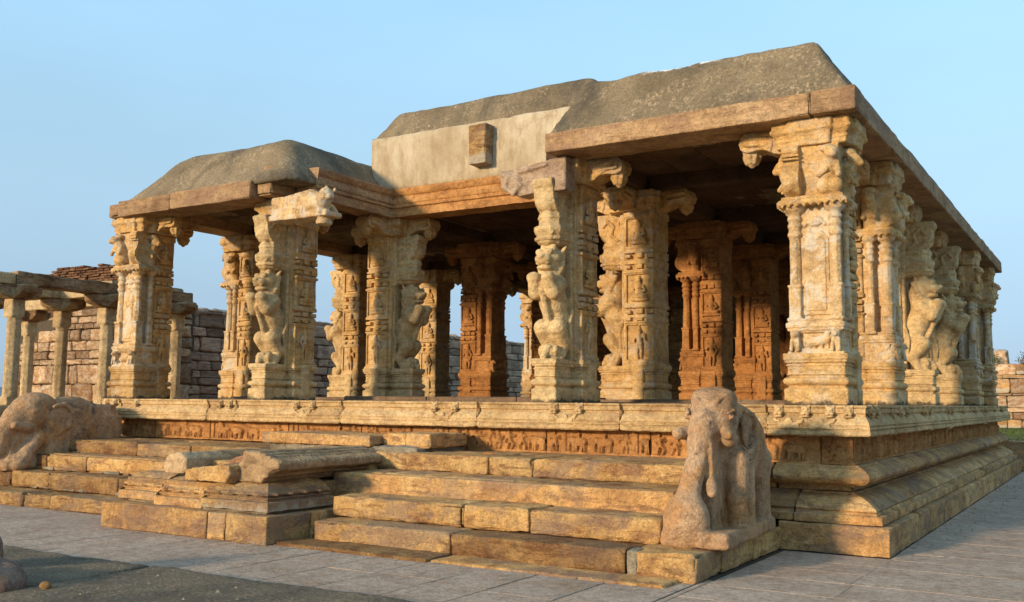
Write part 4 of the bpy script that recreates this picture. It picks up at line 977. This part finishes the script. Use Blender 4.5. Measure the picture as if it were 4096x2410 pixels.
Pm = [(.0, .335), (.0, .425), (.008, .433), (.07, .436), (.085, .44), (.085, .455), (.07, .46), (.068, .475), (.095, .48), (.11, .488), (.11, .498), (.08, .50), (.08, .525), (.12, .54), (.16, .575), (.22, .61), (.28, .63), (.34, .645), (.5, .648)]
def ped_mould(x0, x1, y0, y1, dz, cornerR):
    _seed[0] += 1; P = []
    for (o1, z1), (o2, z2) in zip(Pm[:-1], Pm[1:]):
        n_ = max(1, int(math.hypot(o2-o1, z2-z1)/.02))
        for i in range(n_): P.append((o1+(o2-o1)*i/n_, z1+(z2-z1)*i/n_))
    P.append(Pm[-1]); P = np.array([(.5, .335)]+P); m = len(P); V = []
    nl = int((x1-x0)/.03)
    path = [(x0+(x1-x0)*j/nl, 0) for j in range(nl+1)]
    for j, (xx, _) in enumerate(path):
        o, z = P[:, 0].copy(), P[:, 1]+dz
        pet = (P[:, 1] > .49) & (P[:, 1] < .53); o = np.where(pet, o-.055*max(0, math.sin(xx*2*math.pi/.24))**2, o)
        X = np.full(m, xx)
        if cornerR: X = np.minimum(X, x1-o)
        V.append(np.stack([X, y0+o, z], 1))
    if cornerR:
        n2 = int((y1-y0)/.03)
        for j in range(n2+1):
            yy = y0+(y1-y0)*j/n2; o, z = P[:, 0].copy(), P[:, 1]+dz
            pet = (P[:, 1] > .49) & (P[:, 1] < .53); o = np.where(pet, o-.055*max(0, math.sin(yy*2*math.pi/.24))**2, o)
            V.append(np.stack([x1-o, np.maximum(y0+o, yy), z], 1))
    v = np.concatenate(V); nl = len(V)-1; i = np.arange((nl+1)*m).reshape(nl+1, m)
    q = np.stack([i[:-1, :-1], i[1:, :-1], i[1:, 1:], i[:-1, 1:]], -1).reshape(-1, 4)
    caps = [[i[0][k], i[0][k+1], i[0][m-2-k], i[0][m-1-k]] for k in range(m//2-1)]+[[i[-1][k], i[-1][k+1], i[-1][m-2-k], i[-1][m-1-k]][::-1] for k in range(m//2-1)]
    q = np.concatenate([q, np.array(caps)]); v = displace(v, q, ((3, .006), (9, .004), (26, .002)), _seed[0] % 17)
    c0 = v.mean(0); link('moulded_stone', mesh_of('moulded_stone', v-c0, q, True, 32), M['base'] if not cornerR else M['step'], CP, tuple(c0))
ped_mould(-8.72, -8.0, -2.9, -2.2, .012, False); ped_mould(-7.97, -7.13, -2.95, -2.2, -.02, False); ped_mould(-7.08, -6.0, -3.0, -1.9, .01, True)
# loose fallen stones lying on the pedestal (each a thing of its own)
def loose(name, v, mat, loc, rot, label, amps=((3, .012), (9, .008), (26, .004)), seed=1):
    o = link(name, v.mesh(name, amps, seed), mat, None, loc, rot=rot); tag(o, label, 'fallen stone'); return o
vx = Vox((-.4, -1.1, -.05), (.42, 1.1, .42), .015)
vx.poly([(-.30, 0), (.06, 0), (.10, .05), (.16, .07), (.17, .10), (.24, .13), (.33, .15), (.34, .22), (.30, .26), (.20, .275), (.19, .30), (.12, .305), (.11, .33), (.03, .33), (.02, .355), (-.30, .35)], 'y', -1.0, 1.0)
for yy in np.arange(-.95, 1.0, .075): vx.cap((.20, yy, .272), (.325, yy, .235), .02, .02, .008)
vx.ell((.32, -1.02, .1), (.16, .1, .07), 0, 's'); vx.ell((-.33, -1.03, .3), (.15, .09, .1), 0, 's')
loose('fluted_beam', vx, M['tangrey'], (-6.42, -1.78, .64), (0, 0, R(1)), 'long fluted beam lying across the pedestal, broken end facing out', amps=((3, .008), (9, .005), (26, .003)), seed=2)
vx = Vox((-.55, -.25, -.02), (.55, .25, .28), .02); vx.poly([(-.45, 0), (.38, 0), (.45, .09), (.44, .2), (.28, .21), (-.43, .12)], 'y', -.17, .17)
loose('split_block', vx, M['step'], (-7.12, -2.72, .625), (0, 0, R(-6)), 'ochre wedge-shaped block in front of the fluted beam', seed=3)
vx = Vox((-.35, -1.0, -.05), (.35, 1.0, .45), .022); vx.poly([(-.18, .0), (.10, .0), (.22, .1), (.2, .24), (.08, .32), (-.12, .31), (-.24, .2), (-.25, .1)], 'y', -.75, .75)
loose('octagonal_stump', vx, M['tangrey'], (-8.12, -1.75, .60), (0, 0, R(-3)), 'grey many-sided column stump lying left of the split block', seed=4)
vx = Vox((-.3, -.25, -.02), (.3, .25, .26), .02); vx.poly([(-.2, 0), (.18, 0), (.22, .08), (.2, .17), (-.05, .2), (-.2, .13)], 'y', -.13, .13)
loose('rubble_chunk', vx, M['brick'], (-7.2, -2.15, .70), (0, R(4), R(12)), 'small reddish chunk between stump and fluted beam', seed=5)
tag(block('rubble_chunk', (-6.98, -2.0, .72), (-6.78, -1.75, .9), M['step'], None, r=.04, seg=.05, amp=.02, chip=.05, rz=.3), 'tiny ochre chip wedged behind the reddish chunk', 'fallen stone')
us = empty('threshold_slab', (0, 0, 0)); tag(us, 'thick brown slab on pale mortar in front of the carved frieze', 'slab')
for a, b in ((-8.35, -6.35), (-6.345, -5.95), (-5.945, -5.55)): block('slab_stone', (a, -.85+(.25 if a > -6.4 else 0), .985), (b, .28, 1.13+(.03 if a > -6.4 else 0)), M['base'], us, r=.02, seg=.07, amp=.012, chip=.06)
block('mortar_bed', (-8.25, -.80, .88), (-5.6, .3, .99), M['mortar'], us, r=.02, seg=.05, amp=.03, chip=.08)
block('landing_slab', (-8.2, -2.1, .5), (-6.85, -.75, .80), M['step'], CP, r=.03, seg=.1, amp=.015); block('landing_slab', (-8.24, -1.0, .6), (-6.2, .45, .90), M['step'], CP, r=.03, seg=.1, amp=.01)
# marigold petals dropped on the landing
pt = [(-4.78+random.Random(i).uniform(-.05, .05)+i*.016, -.45+random.Random(i+9).uniform(-.03, .03)) for i in range(7)]
pv, pf = [], []
for (px, py) in pt:
    k = len(pv); pv += [(px-.025, py-.012, .93), (px+.02, py-.015, .936), (px+.025, py+.012, .947), (px-.02, py+.014, .94)]; pf.append((k, k+1, k+2, k+3))
tag(link('marigold_petals', mesh_of('marigold_petals', pv, pf), M['petal']), 'few orange flower petals dropped on the landing', 'petals')

# ================================================================== elephants
def elephant(kind):
    h = .015
    if kind == 'stand':
        v = Vox((-.46, -1.06, -.02), (.46, .98, 1.6), h)
        v.box((-.33, -.92, 0), (.33, .88, .15), .04)
        v.box((-.11, -.60, .1), (.09, .66, 1.0), .03, .03)
        v.ell((0, .30, .97), (.30, .60, .39), .08); v.ell((0, .52, .86), (.305, .36, .42), .08)
        v.ell((0, -.24, 1.20), (.245, .26, .30), .05); v.ell((0, -.16, 1.39), (.20, .20, .125), .05)
        for s_ in (-1, 1):
            v.ell((s_*.11, -.24, 1.40), (.115, .15, .105), .03)
            v.chain([(s_*.18, -.12, .78, .13), (s_*.20, -.16, .42, .095), (s_*.20, -.15, .12, .108)], .03); v.chain([(s_*.18, .12, .72, .12), (s_*.20, .12, .42, .09), (s_*.2, .13, .14, .10)], .03)
            v.chain([(s_*.18, .62, .75, .17), (s_*.20, .68, .42, .11), (s_*.2, .70, .12, .12)], .04)
            v.cap((s_*.18, -.38, 1.05), (s_*.25, -.62, 1.055), .066, .052, .012); v.ell((s_*.185, -.33, 1.0), (.085, .14, .085), .02)
            v.ell((s_*.262, -.02, 1.10), (.05, .14, .20), .015); v.chain([(s_*.285, -.10, 1.27, .026), (s_*.315, .03, 1.24, .03), (s_*.33, .11, 1.10, .034), (s_*.325, .06, .94, .032), (s_*.30, -.05, .86, .026)], .01)
            v.ell((s_*.228, -.38, 1.22), (.03, .045, .03), .005); v.chain([(s_*.205, -.45, 1.255, .018), (s_*.24, -.36, 1.285, .018), (s_*.24, -.28, 1.25, .016)], .007)
            v.chain([(s_*.05, -.47, 1.30, .022), (s_*.10, -.44, 1.38, .02), (s_*.17, -.34, 1.44, .018)], .01)
        v.chain([(-.03, -.43, 1.17, .15), (-.05, -.55, .97, .115), (-.07, -.64, .74, .096), (-.10, -.73, .52, .10), (-.11, -.80, .36, .15)], .025)
        v.ell((-.11, -.80, .23), (.225, .19, .27), .04); v.cap((.07, -.60, .58), (.10, -.66, .50), .055, .05, .02)
        for z_ in (.76, .81, .86): v.chain([(.26, -.20, z_+.08, .016), (.29, -.04, z_, .016), (.30, .1, z_+.03, .014)], .008)
        v.ell((.0, .40, .42), (.6, .055, .17), 0, 's'); v.ell((.22, -.36, .55), (.16, .06, .36), 0.0, 's'); v.ell((.26, .0, .45), (.14, .03, .28), 0.0, 's')
    else:
        v = Vox((-.46, -1.25, -.02), (.46, 1.05, 1.32), h)
        v.box((-.33, -.4, 0), (.33, .98, .9), .10, .1); v.ell((0, .15, .66), (.36, .62, .50), .12); v.box((-.31, .35, .2), (.31, .97, 1.03), .08, .08)
        v.ell((0, -.52, .88), (.31, .36, .33), .1); v.ell((0, -.40, 1.06), (.24, .24, .15), .08)
        v.chain([(0, -.76, .82, .21), (0, -.96, .52, .17), (0, -1.05, .28, .15), (0, -1.0, .10, .13)], .06); v.cap((.13, -.98, .10), (.16, -.85, .20), .09, .07, .04)
        for s_ in (-1, 1):
            v.cap((s_*.22, -.62, .66), (s_*.24, -.92, .70), .08, .055, .03); v.ell((s_*.285, -.58, .92), (.028, .05, .03), .008); v.ell((s_*.28, -.58, .92), (.03, .085, .055), .02)
            v.ell((s_*.33, -.20, .78), (.05, .2, .27), .03); v.chain([(s_*.36, -.34, 1.0, .028), (s_*.37, -.16, 1.04, .03), (s_*.38, -.02, .92, .03), (s_*.37, -.06, .68, .028), (s_*.36, -.22, .58, .028)], .02)
            v.chain([(s_*.22, -.5, .5, .12), (s_*.24, -.72, .24, .10), (s_*.25, -.80, .10, .11)], .06)
        v.box((-.3, -.95, 0), (.3, .2, .22), .08, .08); v.poly([(-1.0, .0), (-.95, .30), (-.80, .62), (-.5, .8), (-.2, .8), (-.2, .0)], 'x', -.20, .20, .06); v.ell((.34, .95, .98), (.2, .2, .16), .0, 's'); v.ell((.3, 1.05, .2), (.3, .14, .3), .0, 's')
    return v.mesh('elephant_statue', ((2, .012), (6, .007), (18, .003)), 3 if kind == 'stand' else 8)
e1 = link('elephant_statue', elephant('stand'), M['elephant'], None, (-1.37, -1.24, .245), R(3)); tag(e1, 'standing stone elephant with long trunk at the right end of the steps', 'statue', 'stone elephants flanking the steps')
e2 = link('elephant_statue', elephant('lie'), M['elephant'], None, (-13.0, -.92, .45), R(-1)); tag(e2, 'low broken stone elephant at the left end of the steps', 'statue', 'stone elephants flanking the steps')

# ================================================================== cloister on the left
CL = empty('cloister', (-19, 3, 1.42)); tag(CL, 'roofless row of plain granite posts and lintels behind the left elephant', 'cloister')
def post_mesh(hgt, seed):
    v = Vox((-.25, -.25, -.02), (.25, .25, hgt+.02), .03)
    v.prof(0, 0, .165, .165, [(0, 0), (.18, 0)], ch=.01); v.prof(0, 0, .165, .165, [(.15, 0), (hgt-.36, -.012)], ch=.105); v.prof(0, 0, .165, .165, [(hgt-.38, 0), (hgt, .005)], ch=.01)
    return v.mesh('post', ((3, .012), (9, .008)), seed)
def cap_mesh(seed):
    v = Vox((-.55, -.55, -.02), (.55, .55, .3), .03)
    for ax in ('x', 'y'): v.poly([(-.5, .27), (-.48, .12), (-.40, .06), (-.30, .03), (-.2, 0), (.2, 0), (.30, .03), (.40, .06), (.48, .12), (.5, .27)], ax, -.17, .17)
    return v.mesh('post_capital', ((4, .012), (10, .008)), seed)
PM = post_mesh(2.15, 2); PM.materials.append(M['post']); CM = cap_mesh(5); CM.materials.append(M['lintel'])
FZ = 1.43
def post(x, y, top, w=.88):
    s_ = (top-FZ)/2.15; p = link('post', PM, None, CL, (x+19, y-3, FZ-1.42), scale=(w, w, s_)); c = link('post_capital', CM, None, CL, (x+19, y-3, top-1.42))
for x, y, top in ((-17.0, .60, 3.60), (-17.0, 2.75, 3.60), (-17.0, 4.65, 3.60), (-18.75, .95, 3.48), (-18.75, 2.83, 3.60), (-18.75, 4.75, 3.6), (-22.2, 4.18, 3.58), (-22.2, 2.35, 3.58)): post(x, y, top)
def cb(name, lo, hi, mat, **k): return block(name, (lo[0]+19, lo[1]-3, lo[2]-1.42), (hi[0]+19, hi[1]-3, hi[2]-1.42), mat, CL, **k)
cb('lintel', (-17.2, .50, 3.875), (-16.8, 2.92, 4.14), M['lintel'], seg=.15, amp=.012, chip=.05); cb('lintel', (-17.2, 2.93, 3.875), (-16.8, 4.95, 4.13), M['lintel'], seg=.15, amp=.012, chip=.05)
cb('lintel', (-17.22, -1.6, 3.875), (-16.82, .49, 4.10), M['post'], seg=.15, amp=.012)
cb('lintel', (-18.95, .7, 3.87), (-18.55, 2.8, 4.08), M['post'], seg=.2, amp=.012); cb('lintel', (-18.95, 2.81, 3.87), (-18.55, 5.0, 4.08), M['post'], seg=.2, amp=.012)
cb('lintel', (-18.6, 2.62, 3.86), (-17.15, 2.98, 4.06), M['post'], seg=.2); cb('lintel', (-22.4, 4.0, 3.85), (-18.9, 4.4, 4.12), M['post'], seg=.2, amp=.012)
cb('lintel', (-22.2, 2.2, 3.85), (-18.9, 2.5, 4.08), M['post'], seg=.2, amp=.012)
for i in range(4): cb('plinth_stone', (-24+i*1.8, -2.2, .0), (-22.21+i*1.8, -.6, FZ-.005), M['post'], seg=.4, amp=.02)
cb('cloister_floor', (-24, -.6, .0), (-16.7, 6.2, FZ), M['post'], seg=.8, amp=.01)
cb('roof_slab', (-18.7, 2.9, 4.09), (-17.1, 4.9, 4.24), M['post'], seg=.2, amp=.02, chip=.08)
# ruined walls
stones = [block_arrays(1, 1, 1, r=.10, seg=.45, amp=.05, chip=.08, seed=i) for i in range(7)]
SM = {}
def stone_piece(parent, cx, cy, cz, sx, sy, sz, mat, i, nm='wall_stone', rz=0):
    key = (i % 7, mat.name, nm)
    if key not in SM:
        v, q = stones[i % 7]; me = mesh_of(nm, v, q); me.materials.append(mat); SM[key] = me
    return link(nm, SM[key], None, parent, (cx, cy, cz), rz, scale=(sx, sy, sz))
RW = empty('ruined_wall', (-22, 6.3, 1.43)); tag(RW, 'ruined rubble wall lit orange behind the granite posts', 'wall')
rw = random.Random(21); z = FZ; row = 0
while z < 4.15:
    h_ = rw.choice((.16, .2, .24, .28, .34)) if row > 1 else .55
    x = -26.6; 
    while x < -18.92:
        w_ = rw.uniform(.3, .75)*(1 if row > 0 else 1.3)
        if x+w_ > -19.25: w_ = -18.9-x
        top = 4.12 if x > -23.6 else 4.12-(-23.6-x)*.42
        if z+h_*.5 < top:
            stone_piece(RW, x+w_/2+22, .22+rw.uniform(-.035, .03), z+h_/2-1.43, w_-.015, .5, h_-.012, M['rubble'], rw.randrange(7))
        x += w_
    z += h_; row += 1
block('wall_core', (-4.3, .12, 0), (3.0, .6, 2.45), M['earth'], RW, seg=2, amp=0, chip=0)
# brick heap on top of it
BH = empty('brick_heap', (-24.0, 7.2, 4.1)); tag(BH, 'heap of old red bricks on top of the ruined wall', 'brick heap')
rb = random.Random(4)
for lv in range(9):
    z_ = .75+lv*.075; half = 2.2-lv*.07-(.5 if lv > 6 else 0)
    x = -half+rb.uniform(0, .2)-.2
    while x < half+.5:
        w_ = rb.uniform(.22, .34)
        if lv < 8 or rb.random() < .6: stone_piece(BH, x+.1, -.35+rb.uniform(-.04, .04), z_, w_-.015, .3, .065, M['brick'], rb.randrange(7), 'brick')
        x += w_
vx = Vox((-2.7, -.5, -.1), (2.9, 1.5, .82), .07); vx.ell((0.1, .55, .15), (2.6, .95, .62), .1); vx.box((-2.4, -.2, -.05), (2.4, 1.2, .5), .1, .1)
link('rubble_fill', vx.mesh('rubble_fill', ((2, .06), (5, .05)), 4), M['brick'], BH)
block('support_wall', (-2.5, -.1, -2.7), (2.6, .9, .1), M['rubble'], BH, seg=.4, amp=.03)

# compound wall along the left side of the court
CW = empty('compound_wall', (-19, 6, 0)); tag(CW, 'dark coursed stone boundary wall seen between the pillars on the left', 'wall')
rc = random.Random(8); far = []; near = 0
z = .55
rows = []
while z < 3.95:
    h_ = rc.choice((.2, .25, .3, .36, .42)); rows.append((z, min(h_, 4.02-z))); z += h_
for (z, h_) in rows:
    y = 6.36
    while y < 60:
        w_ = rc.uniform(.4, .95)*(1+max(0, (y-12)*.012))
        far.append((y, z, w_, h_)); y += w_
vis = [(y, z, w_, h_) for (y, z, w_, h_) in far if z+h_ > 1.3]
vis.sort(key=lambda a: a[0]); single = vis[:290]; rest = [s for s in far if s not in set(single)]
for k, (y, z, w_, h_) in enumerate(single):
    stone_piece(CW, -.25+rc.uniform(-.03, .03), y+w_/2-6, z+h_/2, .5, w_-.015, h_-.012, M['wallgrey'], k)
BOXV = np.array([(x_, y_, z_) for x_ in (-.5, .5) for y_ in (-.5, .5) for z_ in (-.5, .5)]); BOXQ = np.array([(0, 1, 3, 2), (4, 6, 7, 5), (0, 4, 5, 1), (2, 3, 7, 6), (0, 2, 6, 4), (1, 5, 7, 3)])
rv, rq, off = [], [], 0
for k, (y, z, w_, h_) in enumerate(rest):
    v = BOXV*np.array([.5, w_-.02, h_-.018]); q = BOXQ; rv.append(v+np.array([-.25+rc.uniform(-.03, .03), y+w_/2-6, z+h_/2])); rq.append(q+off); off += len(v)
o = link('far_wall_stones', mesh_of('far_wall_stones', np.concatenate(rv), np.concatenate(rq), False), M['wallgrey'], CW); o['kind'] = 'stuff'
block('wall_core', (-.6, .35, 0), (-.08, 54, 3.9), M['earth'], CW, seg=6, amp=0, chip=0)
vx = Vox((-.75, .2, 3.8), (.1, 54.2, 4.25), .09); vx.box((-.6, .4, 3.85), (-.02, 54, 4.04), .05)
o = link('wall_top_rubble', vx.mesh('wall_top_rubble', ((1.2, .06), (4, .06), (9, .03)), 3), M['wallgrey'], CW); o['kind'] = 'stuff'

# far boundary wall on the right
FW_ = empty('far_boundary_wall', (0, 67, 0)); tag(FW_, 'sunlit sandstone block wall beyond the grass at the far right', 'wall')
rf = random.Random(6); z = 0
for h_ in (.62, .52, .3, .85, .18, 1.05, .25, .8):
    x = -14
    while x < 3.5:
        w_ = rf.uniform(.8, 2.0)*(1.0 if h_ > .4 else 1.1)
        stone_piece(FW_, x+w_/2, .3+rf.uniform(-.04, .04), z+h_/2, w_-.03, .7, h_-.03, M['rubble'] if rf.random() < .45 else M['step'], rf.randrange(7)); x += w_
    z += h_
block('wall_core', (-14, .2, 0), (3.4, .6, z-.08), M['earth'], FW_, seg=6, amp=0, chip=0)
def shrub(x, y, z, s, n, label, seed, mat):
    e = empty('shrub', (x, y, z)); tag(e, label, 'shrub'); rs = random.Random(seed); lv, lf, tv, tf = [], [], [], []
    for i in range(n):
        a = rs.uniform(0, 6.28); b = rs.uniform(.2, 1.4); d = s*rs.uniform(.2, 1)
        c = Vector((math.cos(a)*math.cos(b)*d*.8, math.sin(a)*math.cos(b)*d*.8, math.sin(b)*d)); k = len(lv); w = s*.09
        u = Vector((rs.uniform(-1, 1), rs.uniform(-1, 1), rs.uniform(-1, 1))).normalized()*w; t = Vector((rs.uniform(-1, 1), rs.uniform(-1, 1), rs.uniform(-1, 1))).normalized()*w*.5
        lv += [c-u, c+t, c+u, c-t]; lf.append((k, k+1, k+2, k+3))
        if i % 8 == 0:
            k = len(tv); tv += [Vector((-.012*s, 0, 0)), Vector((.012*s, 0, 0)), c+Vector((.006*s, 0, 0)), c-Vector((.006*s, 0, 0))]; tf.append((k, k+1, k+2, k+3))
    link('foliage', mesh_of('foliage', [tuple(p) for p in lv], lf, False), mat, e); link('stems', mesh_of('stems', [tuple(p) for p in tv], tf, False), M['twig'], e)
shrub(-5.5, 66.6, 4.55, .8, 260, 'green shrub growing on top of the far right wall', 1, M['leaf']); shrub(-3.6, 66.9, 4.5, 1.0, 90, 'thin grey twiggy bush on the far right wall top', 2, M['twig'])
tag(block('boulder', (-6.6, 67.5, 4.3), (-4.6, 69, 5.6), M['rubble'], None, r=.3, seg=.3, amp=.1, chip=.1), 'orange boulder showing above the far right wall', 'boulder')
# grass beyond the platform
rg = np.random.RandomState(3); N = 9000
gx = rg.uniform(-9, 6, N); gy = rg.uniform(30, 66, N); hh = rg.uniform(.05, .16, N); an = rg.uniform(0, 3.14, N); le = rg.uniform(-.06, .06, (N, 2))
v = np.zeros((N, 3, 3)); v[:, 0] = np.stack([gx-.035*np.cos(an), gy-.035*np.sin(an), np.full(N, -.05)], 1); v[:, 1] = np.stack([gx+.035*np.cos(an), gy+.035*np.sin(an), np.full(N, -.05)], 1); v[:, 2] = np.stack([gx+le[:, 0], gy+le[:, 1], hh-.05], 1)
tag(link('grass', mesh_of('grass', v.reshape(-1, 3), np.arange(3*N).reshape(N, 3), False), M['grass']), 'short green grass in front of the far right wall', 'grass', kind='stuff')
# stub blocks behind the far end of the platform
tag(block('stone_block', (-.9, 16.5, 0), (.35, 17.3, .72), M['base'], None, r=.03, seg=.15, amp=.02), 'plain low stone block at the rear right corner of the platform', 'stone block')
tag(block('red_post', (.38, 16.9, 0), (.62, 17.2, .75), M['redpaint'], None, r=.02, seg=.2, amp=.005), 'short dull red post beside the low block at the rear', 'post')

# chalk scrawl on the paving at the right
from math import cos, sin
ck_v, ck_f = [], []
def stroke(x0, y0, x1, y1, w=.012):
    dx, dy = x1-x0, y1-y0; L_ = math.hypot(dx, dy); nx, ny = -dy/L_*w, dx/L_*w; k = len(ck_v)
    ck_v.extend([(x0-nx, y0-ny, .0135), (x1-nx, y1-ny, .0135), (x1+nx, y1+ny, .0135), (x0+nx, y0+ny, .0135)]); ck_f.append((k, k+1, k+2, k+3))
CX, CY = 1.05, 4.25
for i in range(8):
    x0 = CX+i*.125; stroke(x0, CY, x0+.02, CY+.34)
stroke(CX+.375, CY+.02, CX+.52, CY+.32); stroke(CX+.39, CY+.17, CX+.62, CY+.17); stroke(CX+.64, CY+.3, CX+.75, CY+.06)
tag(link('chalk_scrawl', mesh_of('chalk_scrawl', ck_v, ck_f, False), M['chalk']), 'white chalk scrawl on the paving at the right', 'chalk marks')
# rocks in the near left corner
def rock(loc, r, seed, label):
    vx = Vox((-r[0]*1.4, -r[1]*1.4, -.05), (r[0]*1.4, r[1]*1.4, r[2]*1.4), .025); rr = random.Random(seed)
    vx.ell((0, 0, r[2]*.4), (r[0], r[1], r[2]*.75), .05)
    for i in range(4): a = rr.uniform(0, 6.28); vx.box((math.cos(a)*r[0]*.5-r[0]*.4, math.sin(a)*r[1]*.5-r[1]*.4, 0), (math.cos(a)*r[0]*.5+r[0]*.4, math.sin(a)*r[1]*.5+r[1]*.4, r[2]*rr.uniform(.5, .95)), .04, .05)
    o = link('rock', vx.mesh('rock', ((2, .05), (6, .035), (16, .014)), seed), M['rock'], None, loc); tag(o, label, 'rock', 'rocks in the near corner')
rock((-5.72, -6.42, .10), (.48, .26, .20), 3, 'flat reddish rock in the near left corner'); rock((-6.42, -6.12, .10), (.26, .22, .40), 5, 'upright reddish rock behind the flat one in the corner')
vx = Vox((-.1, -.1, -.02), (.1, .1, .12), .01); vx.ell((0, 0, .03), (.06, .05, .04), .01)
tag(link('pebble', vx.mesh('pebble', ((8, .015),), 2), M['step'], None, (-5.05, -6.25, .115)), 'small pale pebble right of the corner rocks', 'rock')
